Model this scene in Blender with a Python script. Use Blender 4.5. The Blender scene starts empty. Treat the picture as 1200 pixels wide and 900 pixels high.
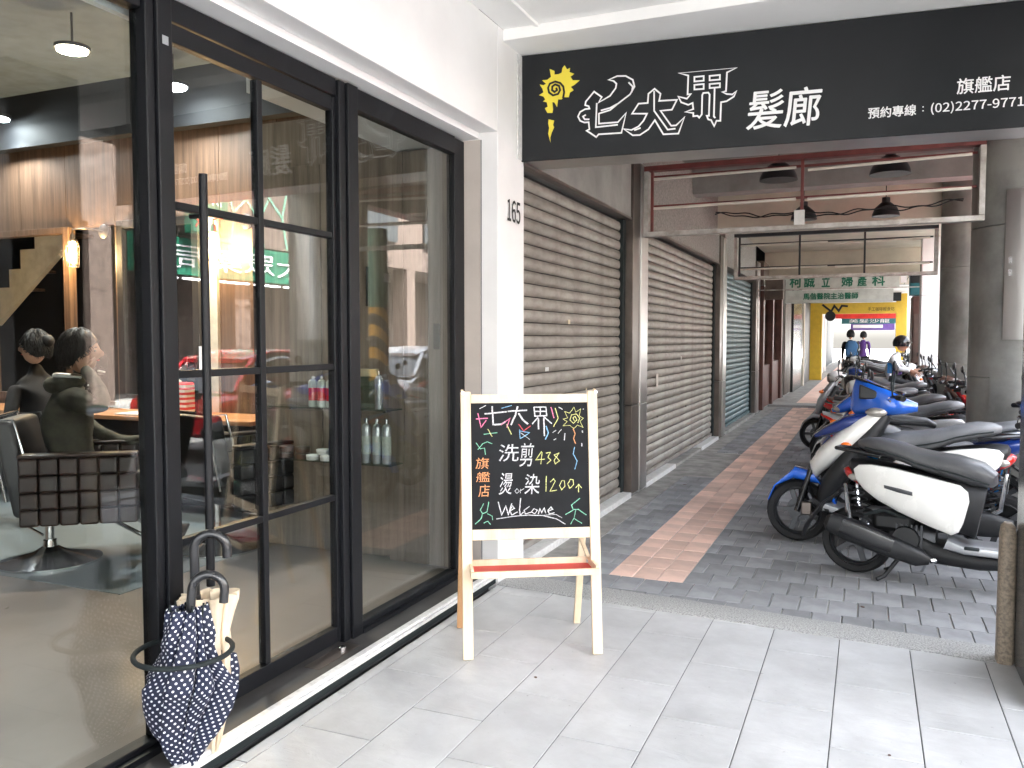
import bpy, bmesh, math, random
from mathutils import Vector, Matrix
random.seed(7)
sc = bpy.context.scene
COL = sc.collection
R = math.radians
PI = math.pi

# ---------------------------------------------------------------- camera
cd = bpy.data.cameras.new('camera'); cam = bpy.data.objects.new('camera', cd); COL.objects.link(cam)
cam.location = (0, 0, 1.5)
cam.rotation_euler = (R(90 - 3.037), 0, R(23.07))
cd.sensor_width = 36; cd.lens = 980 / 1200 * 36
cd.clip_start = .05; cd.clip_end = 600
sc.camera = cam
# ---------------------------------------------------------------- sky, sun, exposure
SUN_EL, SUN_AZ = 60, 262          # azimuth clockwise from +Y
w = bpy.data.worlds.new('World'); sc.world = w; w.use_nodes = True
nt = w.node_tree; nt.nodes.clear()
o_ = nt.nodes.new('ShaderNodeOutputWorld'); bg = nt.nodes.new('ShaderNodeBackground')
sky = nt.nodes.new('ShaderNodeTexSky'); sky.sky_type = 'NISHITA'; sky.sun_disc = False
sky.sun_elevation = R(SUN_EL); sky.sun_rotation = R(SUN_AZ); sky.air_density = 1.2; sky.dust_density = 5; sky.ozone_density = .6
hs = nt.nodes.new('ShaderNodeHueSaturation'); hs.inputs['Saturation'].default_value = .35
nt.links.new(sky.outputs[0], hs.inputs['Color']); nt.links.new(hs.outputs[0], bg.inputs[0]); nt.links.new(bg.outputs[0], o_.inputs[0])
bg.inputs[1].default_value = .15
sd = bpy.data.lights.new('sun', 'SUN'); sun = bpy.data.objects.new('sun', sd); COL.objects.link(sun)
sd.energy = 5; sd.angle = R(3); sd.color = (1, .97, .92)
dv = Vector((math.sin(R(SUN_AZ)) * math.cos(R(SUN_EL)), math.cos(R(SUN_AZ)) * math.cos(R(SUN_EL)), math.sin(R(SUN_EL))))
sun.rotation_euler = dv.to_track_quat('Z', 'Y').to_euler()
sc.view_settings.view_transform = 'Standard'; sc.view_settings.look = 'None'
sc.view_settings.exposure = 4.35; sc.view_settings.gamma = 1
sc.render.engine = 'CYCLES'
sc.cycles.max_bounces = 10; sc.cycles.diffuse_bounces = 5; sc.cycles.glossy_bounces = 5; sc.cycles.transparent_max_bounces = 12
sc.cycles.caustics_reflective = False; sc.cycles.caustics_refractive = False
sc.cycles.sample_clamp_indirect = 6

# ---------------------------------------------------------------- materials
def mat(name, col, rough=.6, metal=0, var=.12, scale=6, bump=0, bscale=60, coat=0, stretch=None, rnd=0, emit=None, spec=.5, dirt=None):
    m = bpy.data.materials.new(name); m.use_nodes = True
    n = m.node_tree.nodes; l = m.node_tree.links; p = n['Principled BSDF']
    p.inputs['Roughness'].default_value = rough; p.inputs['Metallic'].default_value = metal
    p.inputs['Specular IOR Level'].default_value = spec
    if coat: p.inputs['Coat Weight'].default_value = coat; p.inputs['Coat Roughness'].default_value = .08
    tc = n.new('ShaderNodeTexCoord'); mp = n.new('ShaderNodeMapping'); l.new(tc.outputs['Object'], mp.inputs[0])
    if stretch: mp.inputs['Scale'].default_value = stretch
    nz = n.new('ShaderNodeTexNoise'); nz.inputs['Scale'].default_value = scale; nz.inputs['Detail'].default_value = 7; nz.inputs['Roughness'].default_value = .6
    l.new(mp.outputs[0], nz.inputs['Vector'])
    rp = n.new('ShaderNodeValToRGB'); l.new(nz.outputs[0], rp.inputs[0])
    c2 = dirt or tuple(c * (1 - var * 2.2) for c in col)
    rp.color_ramp.elements[0].position = .3; rp.color_ramp.elements[0].color = (*c2, 1)
    rp.color_ramp.elements[1].position = .62; rp.color_ramp.elements[1].color = (*[min(1, c * (1 + var * .5)) for c in col], 1)
    out = rp.outputs[0]
    if rnd:
        oi = n.new('ShaderNodeObjectInfo'); ge = n.new('ShaderNodeNewGeometry')
        ad = n.new('ShaderNodeMath'); ad.operation = 'ADD'; l.new(oi.outputs['Random'], ad.inputs[0]); l.new(ge.outputs['Random Per Island'], ad.inputs[1])
        fr = n.new('ShaderNodeMath'); fr.operation = 'FRACT'; l.new(ad.outputs[0], fr.inputs[0])
        mr = n.new('ShaderNodeMapRange'); mr.inputs['To Min'].default_value = 1 - rnd; mr.inputs['To Max'].default_value = 1 + rnd; l.new(fr.outputs[0], mr.inputs[0])
        hv = n.new('ShaderNodeHueSaturation'); l.new(out, hv.inputs['Color']); l.new(mr.outputs[0], hv.inputs['Value']); out = hv.outputs[0]
    l.new(out, p.inputs['Base Color'])
    mr2 = n.new('ShaderNodeMapRange'); mr2.inputs['To Min'].default_value = max(0, rough - .08); mr2.inputs['To Max'].default_value = min(1, rough + .1)
    l.new(nz.outputs[0], mr2.inputs[0]); l.new(mr2.outputs[0], p.inputs['Roughness'])
    if bump:
        nb = n.new('ShaderNodeTexNoise'); nb.inputs['Scale'].default_value = bscale; nb.inputs['Detail'].default_value = 5; l.new(mp.outputs[0], nb.inputs['Vector'])
        bp = n.new('ShaderNodeBump'); bp.inputs['Strength'].default_value = bump; bp.inputs['Distance'].default_value = .004
        l.new(nb.outputs[0], bp.inputs['Height']); l.new(bp.outputs[0], p.inputs['Normal'])
    if emit: p.inputs['Emission Color'].default_value = (*emit[0], 1); p.inputs['Emission Strength'].default_value = emit[1]
    return m

def wood(name, a, b, stretch, scale=3, rough=.45, bump=.2):
    m = bpy.data.materials.new(name); m.use_nodes = True
    n = m.node_tree.nodes; l = m.node_tree.links; p = n['Principled BSDF']; p.inputs['Roughness'].default_value = rough
    tc = n.new('ShaderNodeTexCoord'); mp = n.new('ShaderNodeMapping'); mp.inputs['Scale'].default_value = stretch; l.new(tc.outputs['Object'], mp.inputs[0])
    nz = n.new('ShaderNodeTexNoise'); nz.inputs['Scale'].default_value = scale; nz.inputs['Detail'].default_value = 9; nz.inputs['Roughness'].default_value = .68; nz.inputs['Distortion'].default_value = .4
    l.new(mp.outputs[0], nz.inputs[0])
    rp = n.new('ShaderNodeValToRGB'); rp.color_ramp.elements[0].position = .33; rp.color_ramp.elements[0].color = (*a, 1); rp.color_ramp.elements[1].position = .66; rp.color_ramp.elements[1].color = (*b, 1)
    l.new(nz.outputs[0], rp.inputs[0]); l.new(rp.outputs[0], p.inputs['Base Color'])
    bp = n.new('ShaderNodeBump'); bp.inputs['Strength'].default_value = bump; bp.inputs['Distance'].default_value = .002; l.new(nz.outputs[0], bp.inputs['Height']); l.new(bp.outputs[0], p.inputs['Normal'])
    return m

def glassmat(name, tint=(.96, .98, .97), ior=1.45, rough=0.0):
    m = bpy.data.materials.new(name); m.use_nodes = True
    n = m.node_tree.nodes; l = m.node_tree.links; n.clear()
    o = n.new('ShaderNodeOutputMaterial'); mx = n.new('ShaderNodeMixShader'); t = n.new('ShaderNodeBsdfTransparent'); g = n.new('ShaderNodeBsdfGlossy'); f = n.new('ShaderNodeFresnel')
    t.inputs[0].default_value = (*tint, 1); g.inputs['Roughness'].default_value = rough; 
    ge = n.new('ShaderNodeNewGeometry'); mi = n.new('ShaderNodeMix'); mi.data_type = 'FLOAT'; mi.inputs[2].default_value = ior; mi.inputs[3].default_value = 1 / ior
    l.new(ge.outputs['Backfacing'], mi.inputs[0]); l.new(mi.outputs[0], f.inputs['IOR'])
    l.new(f.outputs[0], mx.inputs[0]); l.new(t.outputs[0], mx.inputs[1]); l.new(g.outputs[0], mx.inputs[2]); l.new(mx.outputs[0], o.inputs[0])
    return m

def slate(name, col):
    m = mat(name, col, .42, var=.07, scale=5, rnd=.05, spec=.4)
    n = m.node_tree.nodes; l = m.node_tree.links; p = n['Principled BSDF']
    tc = n.new('ShaderNodeTexCoord'); mp = n.new('ShaderNodeMapping'); mp.inputs['Scale'].default_value = (2.5, 6, 1); mp.inputs['Rotation'].default_value = (0, 0, .9)
    l.new(tc.outputs['Object'], mp.inputs[0])
    oi = n.new('ShaderNodeObjectInfo'); cb = n.new('ShaderNodeVectorMath'); cb.operation = 'MULTIPLY_ADD'; cb.inputs[1].default_value = (1, 1, 1)
    l.new(mp.outputs[0], cb.inputs[0]); l.new(oi.outputs['Location'], cb.inputs[2])
    nz = n.new('ShaderNodeTexNoise'); nz.inputs['Scale'].default_value = 3; nz.inputs['Detail'].default_value = 8; nz.inputs['Roughness'].default_value = .62; nz.inputs['Distortion'].default_value = .8
    l.new(cb.outputs[0], nz.inputs[0])
    gp_ = n.new('ShaderNodeNewGeometry'); n1 = n.new('ShaderNodeTexNoise'); n1.inputs['Scale'].default_value = 1.1; n1.inputs['Detail'].default_value = 6; l.new(gp_.outputs['Position'], n1.inputs[0])
    r1 = n.new('ShaderNodeMapRange'); r1.inputs['From Min'].default_value = .35; r1.inputs['From Max'].default_value = .65; r1.inputs['To Min'].default_value = .84; r1.inputs['To Max'].default_value = 1.04; l.new(n1.outputs[0], r1.inputs[0])
    n2 = n.new('ShaderNodeTexNoise'); n2.inputs['Scale'].default_value = 26; n2.inputs['Detail'].default_value = 3; n2.inputs['Roughness'].default_value = .8; l.new(gp_.outputs['Position'], n2.inputs[0])
    r2 = n.new('ShaderNodeMapRange'); r2.inputs['From Min'].default_value = .66; r2.inputs['From Max'].default_value = .74; r2.inputs['To Min'].default_value = 1; r2.inputs['To Max'].default_value = .62; l.new(n2.outputs[0], r2.inputs[0])
    mm = n.new('ShaderNodeMath'); mm.operation = 'MULTIPLY'; l.new(r1.outputs[0], mm.inputs[0]); l.new(r2.outputs[0], mm.inputs[1])
    oldc = p.inputs['Base Color'].links[0].from_socket; vs_ = n.new('ShaderNodeHueSaturation'); l.new(oldc, vs_.inputs['Color']); l.new(mm.outputs[0], vs_.inputs['Value']); l.new(vs_.outputs[0], p.inputs['Base Color'])
    bp = n.new('ShaderNodeBump'); bp.inputs['Strength'].default_value = .55; bp.inputs['Distance'].default_value = .006
    l.new(nz.outputs[0], bp.inputs['Height']); l.new(bp.outputs[0], p.inputs['Normal'])
    return m

M = {}
M['tile'] = slate('pale slate tile', (.52, .525, .53))
M['joint'] = mat('grey tile joint', (.16, .165, .17), .9)
M['sand'] = mat('pale joint mortar', (.55, .54, .52), .95)
M['granite'] = mat('speckled granite kerb', (.40, .40, .39), .8, var=.3, scale=120, bump=.3)
M['screed'] = mat('worn cement screed', (.33, .32, .30), .85, var=.22, scale=5, bump=.25)
M['brick_grey'] = mat('grey paving brick', (.27, .275, .285), .75, var=.16, scale=4, rnd=.2, bump=.3)
M['brick_red'] = mat('salmon paving brick', (.74, .52, .43), .75, var=.1, scale=4, rnd=.22, bump=.3)
M['asphalt'] = mat('asphalt', (.15, .15, .148), .9, var=.2, bump=.4)
M['white_wall'] = mat('white painted wall', (.84, .84, .84), .45, var=.035, scale=1.6)
M['white_ceiling'] = mat('white painted ceiling', (.88, .88, .87), .7, var=.03, scale=1.2)
M['beige'] = mat('beige jamb panel', (.52, .47, .43), .5, var=.03)
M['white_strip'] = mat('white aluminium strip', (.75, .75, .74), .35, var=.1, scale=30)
M['black_frame'] = mat('charcoal powder coated metal', (.006, .0068, .009), .45, var=.12, bump=.05, spec=.28)
M['rubber'] = mat('black rubber', (.008, .014, .015), .75)
M['threshold'] = mat('dark stone threshold', (.06, .057, .056), .5, var=.18, scale=8, spec=.4)
M['int_floor'] = mat('taupe polished interior floor', (.28, .225, .19), .30, var=.08, scale=2.5)
M['int_floor_grey'] = mat('blue grey interior floor', (.19, .22, .235), .35, var=.05, scale=3)
M['wood_wall'] = wood('brown laminate wall', (.062, .036, .024), (.15, .092, .060), (14, 14, .5), 2.2)
M['wood_wall2'] = wood('grey brown laminate cabinet', (.17, .135, .105), (.36, .29, .235), (8, 8, .4), 2)
M['wood_top'] = wood('orange wood counter', (.30, .13, .05), (.55, .27, .11), (.6, 8, 8), 3)
M['pine'] = wood('pale pine', (.66, .49, .32), (.84, .70, .52), (6, 6, .7), 2.2, .5)
M['pine_dark'] = wood('orange pine', (.42, .22, .10), (.60, .36, .18), (6, 6, .7), 2.2, .5)
M['dark_ceiling'] = mat('dark grey ceiling paint', (.17, .225, .29), .8)
M['black_band'] = mat('near black wall paint', (.012, .013, .016), .7)
M['glass'] = glassmat('shopfront glass', (.90, .93, .92), 1.55)
M['shelf_glass'] = glassmat('green shelf glass', (.75, .88, .84), 1.5)
M['bulb_glass'] = glassmat('bulb glass', (1, .95, .85), 1.3)
M['mirror'] = mat('mirror', (.62, .62, .6), .03, 1, var=0)
M['chrome'] = mat('chrome', (.62, .63, .65), .14, 1, var=.05)
M['steel'] = mat('brushed stainless steel', (.58, .57, .56), .32, 1, var=.08, scale=2, stretch=(1, 1, .4))
M['steel_col'] = mat('dull column steel', (.33, .325, .30), .38, .4, var=.25, scale=1.6)
M['bronze'] = mat('dark bronze cladding', (.15, .125, .11), .35, .7, var=.2, scale=3)
M['shutter'] = mat('weathered grey brown shutter', (.28, .262, .235), .5, .15, var=.30, scale=3, stretch=(1, 1, 2.5), rnd=.12, bump=.1, dirt=(.14, .115, .095))
M['shutter_blue'] = mat('blue green shutter', (.10, .16, .175), .5, .3, var=.25, scale=3, rnd=.15)
M['lintel'] = mat('grey stucco lintel', (.30, .29, .275), .85, var=.12, scale=3, bump=.3)
M['concrete'] = mat('stained concrete ceiling', (.26, .245, .23), .9, var=.2, scale=1.5, bump=.2)
M['cream_ceiling'] = mat('cream painted ceiling', (.62, .56, .46), .85, var=.08, scale=2)
M['mosaic'] = mat('small grey mosaic', (.27, .26, .24), .6, var=.25, scale=45)
M['sign_black'] = mat('charcoal sign face', (.009, .0108, .013), .5, spec=.3, var=.1, scale=3)
M['sign_white'] = mat('white cut vinyl', (.86, .86, .86), .5, var=.02)
M['yellow'] = mat('yellow cut vinyl', (.80, .66, .05), .5, var=.03)
M['frame_white'] = mat('worn white sign frame', (.50, .48, .45), .55, var=.2, scale=7, dirt=(.26, .22, .18))
M['oxide'] = mat('red oxide steel', (.16, .035, .03), .6, var=.2)
M['tube_off'] = mat('white fluorescent tube', (.72, .68, .60), .3, var=.05)
M['black_gloss'] = mat('black gloss plastic', (.012, .012, .014), .22, coat=.3)
M['black_matt'] = mat('black matt plastic', (.010, .0105, .012), .5)
M['seat_black'] = mat('black vinyl seat', (.075, .076, .08), .36, bump=.25, bscale=400)
M['seat_grey'] = mat('grey vinyl seat', (.17, .175, .185), .45, bump=.25, bscale=400)
M['tyre'] = mat('tyre rubber', (.011, .011, .012), .8, bump=.3)
M['alloy'] = mat('dark alloy', (.07, .072, .078), .4, .7)
M['silver'] = mat('silver paint', (.42, .43, .45), .3, .5, coat=.6)
M['cream_paint'] = mat('cream white paint', (.82, .81, .77), .25, coat=.8, var=.03)
M['white_paint'] = mat('white paint', (.78, .78, .78), .25, coat=.8, var=.03)
M['blue_paint'] = mat('bright blue paint', (.01, .12, .62), .22, coat=1, var=.05)
M['deep_blue'] = mat('deep blue paint', (.01, .035, .20), .22, coat=1, var=.05)
M['sky_blue'] = mat('sky blue paint', (.02, .28, .75), .22, coat=1, var=.05)
M['red_paint'] = mat('red paint', (.70, .02, .03), .22, coat=1, var=.05)
M['maroon'] = mat('maroon paint', (.13, .02, .02), .3, coat=1)
M['brown_paint'] = mat('brown paint', (.11, .06, .045), .3, coat=.6)
M['orange_lens'] = mat('orange lens', (.85, .16, .01), .25, coat=.5)
M['red_lens'] = mat('red lens', (.55, .02, .015), .2, coat=.6)
M['clear_lens'] = mat('smoky clear lens', (.45, .42, .38), .12, .3, coat=1)
M['stone_tan'] = mat('tan terrazzo', (.30, .24, .18), .6, var=.25, scale=70, bump=.2)
M['dark_col'] = mat('charcoal glazed column', (.05, .055, .062), .22, var=.1)
M['blackboard'] = mat('blackboard', (.008, .009, .011), .7, var=.35, scale=5, spec=.25)
M['red_tray'] = mat('red tray', (.60, .05, .04), .5)
for k, c in dict(white=(.66, .66, .68), pink=(.8, .22, .38), yellow=(.72, .72, .28), green=(.25, .6, .42), blue=(.25, .5, .75), orange=(.8, .36, .16), red=(.75, .1, .12)).items():
    M['chalk_' + k] = mat(k + ' chalk', c, .95, var=.3, scale=160)
M['umb_handle'] = mat('grey black umbrella handle', (.02, .021, .024), .28, coat=.3)
M['cream_cloth'] = mat('cream umbrella cloth', (.74, .62, .46), .7, var=.08, bump=.2, bscale=30)
M['leather'] = mat('dark brown leather', (.030, .0125, .009), .34, var=.2, bump=.3, bscale=120, coat=.2)
M['leather_dark'] = mat('black leather', (.008, .008, .009), .42, bump=.2, bscale=120)
M['hoodie'] = mat('olive grey hoodie', (.062, .058, .042), .95, var=.25, scale=14, bump=.5, bscale=25)
M['hair'] = mat('dark brown hair', (.014, .008, .006), .55, var=.4, scale=30, stretch=(5, 5, 1), bump=.6, bscale=40)
M['hair_black'] = mat('black hair', (.006, .005, .005), .55, var=.3, scale=30, stretch=(5, 5, 1), bump=.6, bscale=40)
M['skin'] = mat('skin', (.55, .30, .20), .5, var=.06)
M['towel_white'] = mat('white cloth', (.7, .7, .68), .9)
M['ivory'] = mat('ivory socket plate', (.62, .55, .38), .4)
M['paper'] = mat('paper', (.7, .69, .66), .8)
M['stairs_cream'] = mat('cream stair stringer', (.58, .56, .49), .7)
M['brown_door'] = mat('brown red timber door', (.10, .035, .025), .5, var=.2)
M['green_sign'] = mat('green shop sign', (.02, .17, .10), .45)
M['pale_sign'] = mat('pale grey green sign', (.52, .56, .52), .5, var=.1)
M['green_ink'] = mat('green ink', (.005, .14, .08), .5)
M['sign_yellow'] = mat('yellow shop portal', (.62, .40, .03), .5, var=.06)
M['sign_red'] = mat('red shop banner', (.70, .03, .02), .5)
M['teal'] = mat('teal banner', (.02, .14, .16), .5)
M['purple'] = mat('purple banner', (.16, .08, .35), .5)
M['denim'] = mat('blue jacket', (.03, .10, .22), .8)
M['purple_cloth'] = mat('purple cloth', (.10, .04, .20), .85)
M['black_cloth'] = mat('black cloth', (.008, .008, .010), .85)
M['facade_brown'] = mat('brown facade cladding', (.17, .125, .105), .6, var=.2)
M['facade_pale'] = mat('pale tiled facade', (.62, .61, .59), .7, var=.12)
M['car_glass'] = mat('dark car glass', (.03, .035, .04), .06, coat=1)
M['lamp_dome'] = mat('black enamel lampshade', (.02, .02, .022), .35)
def lit(name, col, e): return mat(name, (.8, .8, .8), .5, var=0, emit=(col, e))
M['lit_tube'] = lit('lit sign tube', (1, 1, .95), 1.2)
M['lit_warm'] = lit('lit warm bulb', (1, .62, .25), 30)
M['lit_cool'] = lit('lit cool downlight', (.92, .97, 1), 14)
M['lit_warmw'] = lit('lit warm downlight', (1, .85, .62), 14)

# dotted navy umbrella cloth: dots printed in UV space
def dotted():
    m = mat('navy cloth with white dots', (.007, .012, .040), .7, var=.15, bump=.2, bscale=40)
    n = m.node_tree.nodes; l = m.node_tree.links; p = n['Principled BSDF']
    uv = n.new('ShaderNodeUVMap'); uv.uv_map = 'UVMap'
    mp = n.new('ShaderNodeMapping'); mp.inputs['Rotation'].default_value = (0, 0, R(45)); l.new(uv.outputs[0], mp.inputs[0])
    fr = n.new('ShaderNodeVectorMath'); fr.operation = 'FRACTION'; l.new(mp.outputs[0], fr.inputs[0])
    sb = n.new('ShaderNodeVectorMath'); sb.operation = 'SUBTRACT'; sb.inputs[1].default_value = (.5, .5, 0); l.new(fr.outputs[0], sb.inputs[0])
    mu = n.new('ShaderNodeVectorMath'); mu.operation = 'MULTIPLY'; mu.inputs[1].default_value = (1, 1, 0); l.new(sb.outputs[0], mu.inputs[0])
    ln = n.new('ShaderNodeVectorMath'); ln.operation = 'LENGTH'; l.new(mu.outputs[0], ln.inputs[0])
    lt = n.new('ShaderNodeMath'); lt.operation = 'LESS_THAN'; lt.inputs[1].default_value = .225; l.new(ln.outputs['Value'], lt.inputs[0])
    old = p.inputs['Base Color'].links[0].from_socket
    mx = n.new('ShaderNodeMixRGB'); l.new(lt.outputs[0], mx.inputs[0]); l.new(old, mx.inputs[1]); mx.inputs[2].default_value = (.78, .78, .82, 1); l.new(mx.outputs[0], p.inputs['Base Color'])
    return m
M['dots'] = dotted()
def stripes(name, a, b, freq, axis=2, duty=.5, diag=0):
    m = mat(name, a, .6, var=.05)
    n = m.node_tree.nodes; l = m.node_tree.links; p = n['Principled BSDF']
    tc = n.new('ShaderNodeTexCoord'); sp = n.new('ShaderNodeSeparateXYZ'); l.new(tc.outputs['Object'], sp.inputs[0])
    ad = n.new('ShaderNodeMath'); ad.operation = 'MULTIPLY_ADD'; ad.inputs[1].default_value = diag; l.new(sp.outputs[1], ad.inputs[0]); l.new(sp.outputs[axis], ad.inputs[2])
    mu = n.new('ShaderNodeMath'); mu.operation = 'MULTIPLY'; mu.inputs[1].default_value = freq; l.new(ad.outputs[0], mu.inputs[0])
    fr = n.new('ShaderNodeMath'); fr.operation = 'FRACT'; l.new(mu.outputs[0], fr.inputs[0])
    lt = n.new('ShaderNodeMath'); lt.operation = 'LESS_THAN'; lt.inputs[1].default_value = duty; l.new(fr.outputs[0], lt.inputs[0])
    old = p.inputs['Base Color'].links[0].from_socket
    mx = n.new('ShaderNodeMixRGB'); l.new(lt.outputs[0], mx.inputs[0]); l.new(old, mx.inputs[1]); mx.inputs[2].default_value = (*b, 1); l.new(mx.outputs[0], p.inputs['Base Color'])
    return m
M['pole_stripe'] = stripes('orange and black diagonal bands', (.95, .48, .05), (.04, .04, .04), 3.2, 2, .5, 1.0)
M['tote'] = stripes('black and white stripes', (.75, .73, .68), (.02, .02, .02), 24, 2, .5)
M['tote_red'] = stripes('red and white stripes', (.75, .73, .68), (.6, .03, .03), 24, 2, .5)

# ---------------------------------------------------------------- mesh helpers
class MB:
    def __init__(s): s.v = []; s.f = []; s.uv = None
    def add(s, vs, fs):
        k = len(s.v); s.v += [tuple(v) for v in vs]; s.f += [tuple(i + k for i in f) for f in fs]; return s
    def box(s, x0, y0, z0, x1, y1, z1):
        v = [(x, y, z) for z in (z0, z1) for y in (y0, y1) for x in (x0, x1)]
        return s.add(v, [(0, 2, 3, 1), (4, 5, 7, 6), (0, 1, 5, 4), (2, 6, 7, 3), (0, 4, 6, 2), (1, 3, 7, 5)])
    def bar(s, a, b, wx, wy, up=(0, 0, 1)):
        a = Vector(a); b = Vector(b); d = (b - a).normalized(); u = Vector(up)
        if abs(d.dot(u)) > .95: u = Vector((1, 0, 0))
        x = d.cross(u).normalized() * wx / 2; y = x.cross(d).normalized() * wy / 2
        v = [p + i * x + j * y for p in (a, b) for i, j in ((-1, -1), (1, -1), (1, 1), (-1, 1))]
        return s.add(v, [(3, 2, 1, 0), (4, 5, 6, 7), (0, 1, 5, 4), (1, 2, 6, 5), (2, 3, 7, 6), (3, 0, 4, 7)])
    def tube(s, pts, r, n=10, caps=True):
        pts = [Vector(p) for p in pts]; rs = r if isinstance(r, (list, tuple)) else [r] * len(pts)
        prev = None; rings = []
        for i, p in enumerate(pts):
            t = (pts[min(i + 1, len(pts) - 1)] - pts[max(i - 1, 0)]).normalized()
            if prev is None:
                u = Vector((0, 0, 1)) if abs(t.z) < .9 else Vector((1, 0, 0))
                prev = (u - t * u.dot(t)).normalized()
            else: prev = (prev - t * prev.dot(t)).normalized()
            b = t.cross(prev)
            rings.append([p + rs[i] * (math.cos(2 * PI * k / n) * prev + math.sin(2 * PI * k / n) * b) for k in range(n)])
        return s.rings(rings, caps)
    def rings(s, rings, caps=True, closed=True):
        n = len(rings[0]); v = [p for r in rings for p in r]; f = []
        for i in range(len(rings) - 1):
            for k in range(n if closed else n - 1):
                a = i * n + k; b = i * n + (k + 1) % n; f.append((a, b, b + n, a + n))
        if caps: f.append(tuple(range(n))[::-1]); f.append(tuple((len(rings) - 1) * n + k for k in range(n)))
        return s.add(v, f)
    def lathe(s, prof, n=20, c=(0, 0, 0), axis='z', caps=True):
        def P(r, h, a):
            x, y = r * math.cos(a), r * math.sin(a)
            q = (x, y, h) if axis == 'z' else ((x, h, y) if axis == 'y' else (h, x, y))
            return (q[0] + c[0], q[1] + c[1], q[2] + c[2])
        return s.rings([[P(r, h, 2 * PI * k / n) for k in range(n)] for r, h in prof], caps)
    def ell(s, c, r, n=14, m=9):
        pr = [[(c[0] + r[0] * math.sin(PI * j / m) * math.cos(2 * PI * k / n), c[1] + r[1] * math.sin(PI * j / m) * math.sin(2 * PI * k / n), c[2] - r[2] * math.cos(PI * j / m)) for k in range(n)] for j in range(m + 1)]
        pr[0] = [(c[0] + .001 * r[0] * math.cos(2 * PI * k / n), c[1] + .001 * r[1] * math.sin(2 * PI * k / n), c[2] - r[2]) for k in range(n)]
        pr[-1] = [(c[0] + .001 * r[0] * math.cos(2 * PI * k / n), c[1] + .001 * r[1] * math.sin(2 * PI * k / n), c[2] + r[2]) for k in range(n)]
        return s.rings(pr, True)
    def loft(s, st, n=18, e=2.6, y0=0, caps=True):
        """stations (x, z, half width, half height, tilt degrees [, y]): rounded sections in planes turned about Y"""
        rg = []
        for q in st:
            x, z, hw, hh, a = q[:5]; yy = q[5] if len(q) > 5 else y0; a = R(a); ring = []
            for k in range(n):
                t = 2 * PI * k / n; c, sn = math.cos(t), math.sin(t)
                u = math.copysign(abs(c) ** (2 / e), c) * hw; v = math.copysign(abs(sn) ** (2 / e), sn) * hh
                ring.append((x - v * math.sin(a), yy + u, z + v * math.cos(a)))
            rg.append(ring)
        return s.rings(rg, caps)
    def prism(s, poly, y0, y1, axis='y', tf=None):
        def P(a, b, c): return {'y': (a, c, b), 'x': (c, a, b), 'z': (a, b, c)}[axis]
        v = [P(a, b, c) for c in (y0, y1) for a, b in poly]; n = len(poly)
        if tf: v = [tf(Vector(q)) for q in v]
        return s.add(v, [tuple(range(n))[::-1], tuple(range(n, 2 * n))] + [(i, (i + 1) % n, n + (i + 1) % n, n + i) for i in range(n)])
    def xf(s, m):
        s.v = [tuple(m @ Vector(v)) for v in s.v]; return s
    def build(s, name, m, parent=None, bev=0, smooth=False, world=False, sharp=38, seg=2):
        me = bpy.data.meshes.new(name)
        off = Vector((0, 0, 0))
        if world and parent:
            q = parent
            while q: off += q.location; q = q.parent
        me.from_pydata([tuple(Vector(v) - off) for v in s.v], [], s.f)
        bm = bmesh.new(); bm.from_mesh(me); bmesh.ops.recalc_face_normals(bm, faces=bm.faces); bm.to_mesh(me); bm.free()
        me.materials.append(M[m] if isinstance(m, str) else m)
        if smooth: me.shade_smooth(); me.set_sharp_from_angle(angle=R(sharp))
        o = bpy.data.objects.new(name, me); COL.objects.link(o)
        if parent: o.parent = parent
        if bev:
            md = o.modifiers.new('bevel', 'BEVEL'); md.width = bev; md.segments = seg; md.limit_method = 'ANGLE'; md.angle_limit = R(35); md.harden_normals = False
        return o
def B(*a): return MB().box(*a)
def tag(o, label=None, cat=None, group=None, kind=None):
    if label: o['label'] = label
    if cat: o['category'] = cat
    if group: o['group'] = group
    if kind: o['kind'] = kind
    return o
def root(name, loc, label, cat, group=None, rz=0):
    o = bpy.data.objects.new(name, None); COL.objects.link(o); o.location = loc; o.rotation_euler = (0, 0, rz); o.empty_display_size = .1
    return tag(o, label, cat, group)
def struct(name, mb, m, **k):
    return tag(mb.build(name, m, **k), kind='structure')
def share(o, parent, name=None, loc=(0, 0, 0), rot=(0, 0, 0), scale=(1, 1, 1)):
    c = bpy.data.objects.new(name or o.name.split('.')[0], o.data); COL.objects.link(c); c.parent = parent; c.location = loc; c.rotation_euler = rot; c.scale = scale
    for md in o.modifiers:
        if md.type == 'BEVEL':
            q = c.modifiers.new('bevel', 'BEVEL'); q.width = md.width; q.segments = md.segments; q.limit_method = 'ANGLE'; q.angle_limit = md.angle_limit
    return c
def copy_tree(o, parent=None):
    c = o.copy(); COL.objects.link(c); c.parent = parent
    for ch in list(o.children): copy_tree(ch, c)
    return c
FONT = None
try:
    import os
    fp = os.path.join(bpy.utils.resource_path('LOCAL'), 'datafiles', 'fonts', 'Noto Sans CJK Regular.woff2')
    if os.path.exists(fp): FONT = bpy.data.fonts.load(fp)
except Exception: FONT = None
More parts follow.
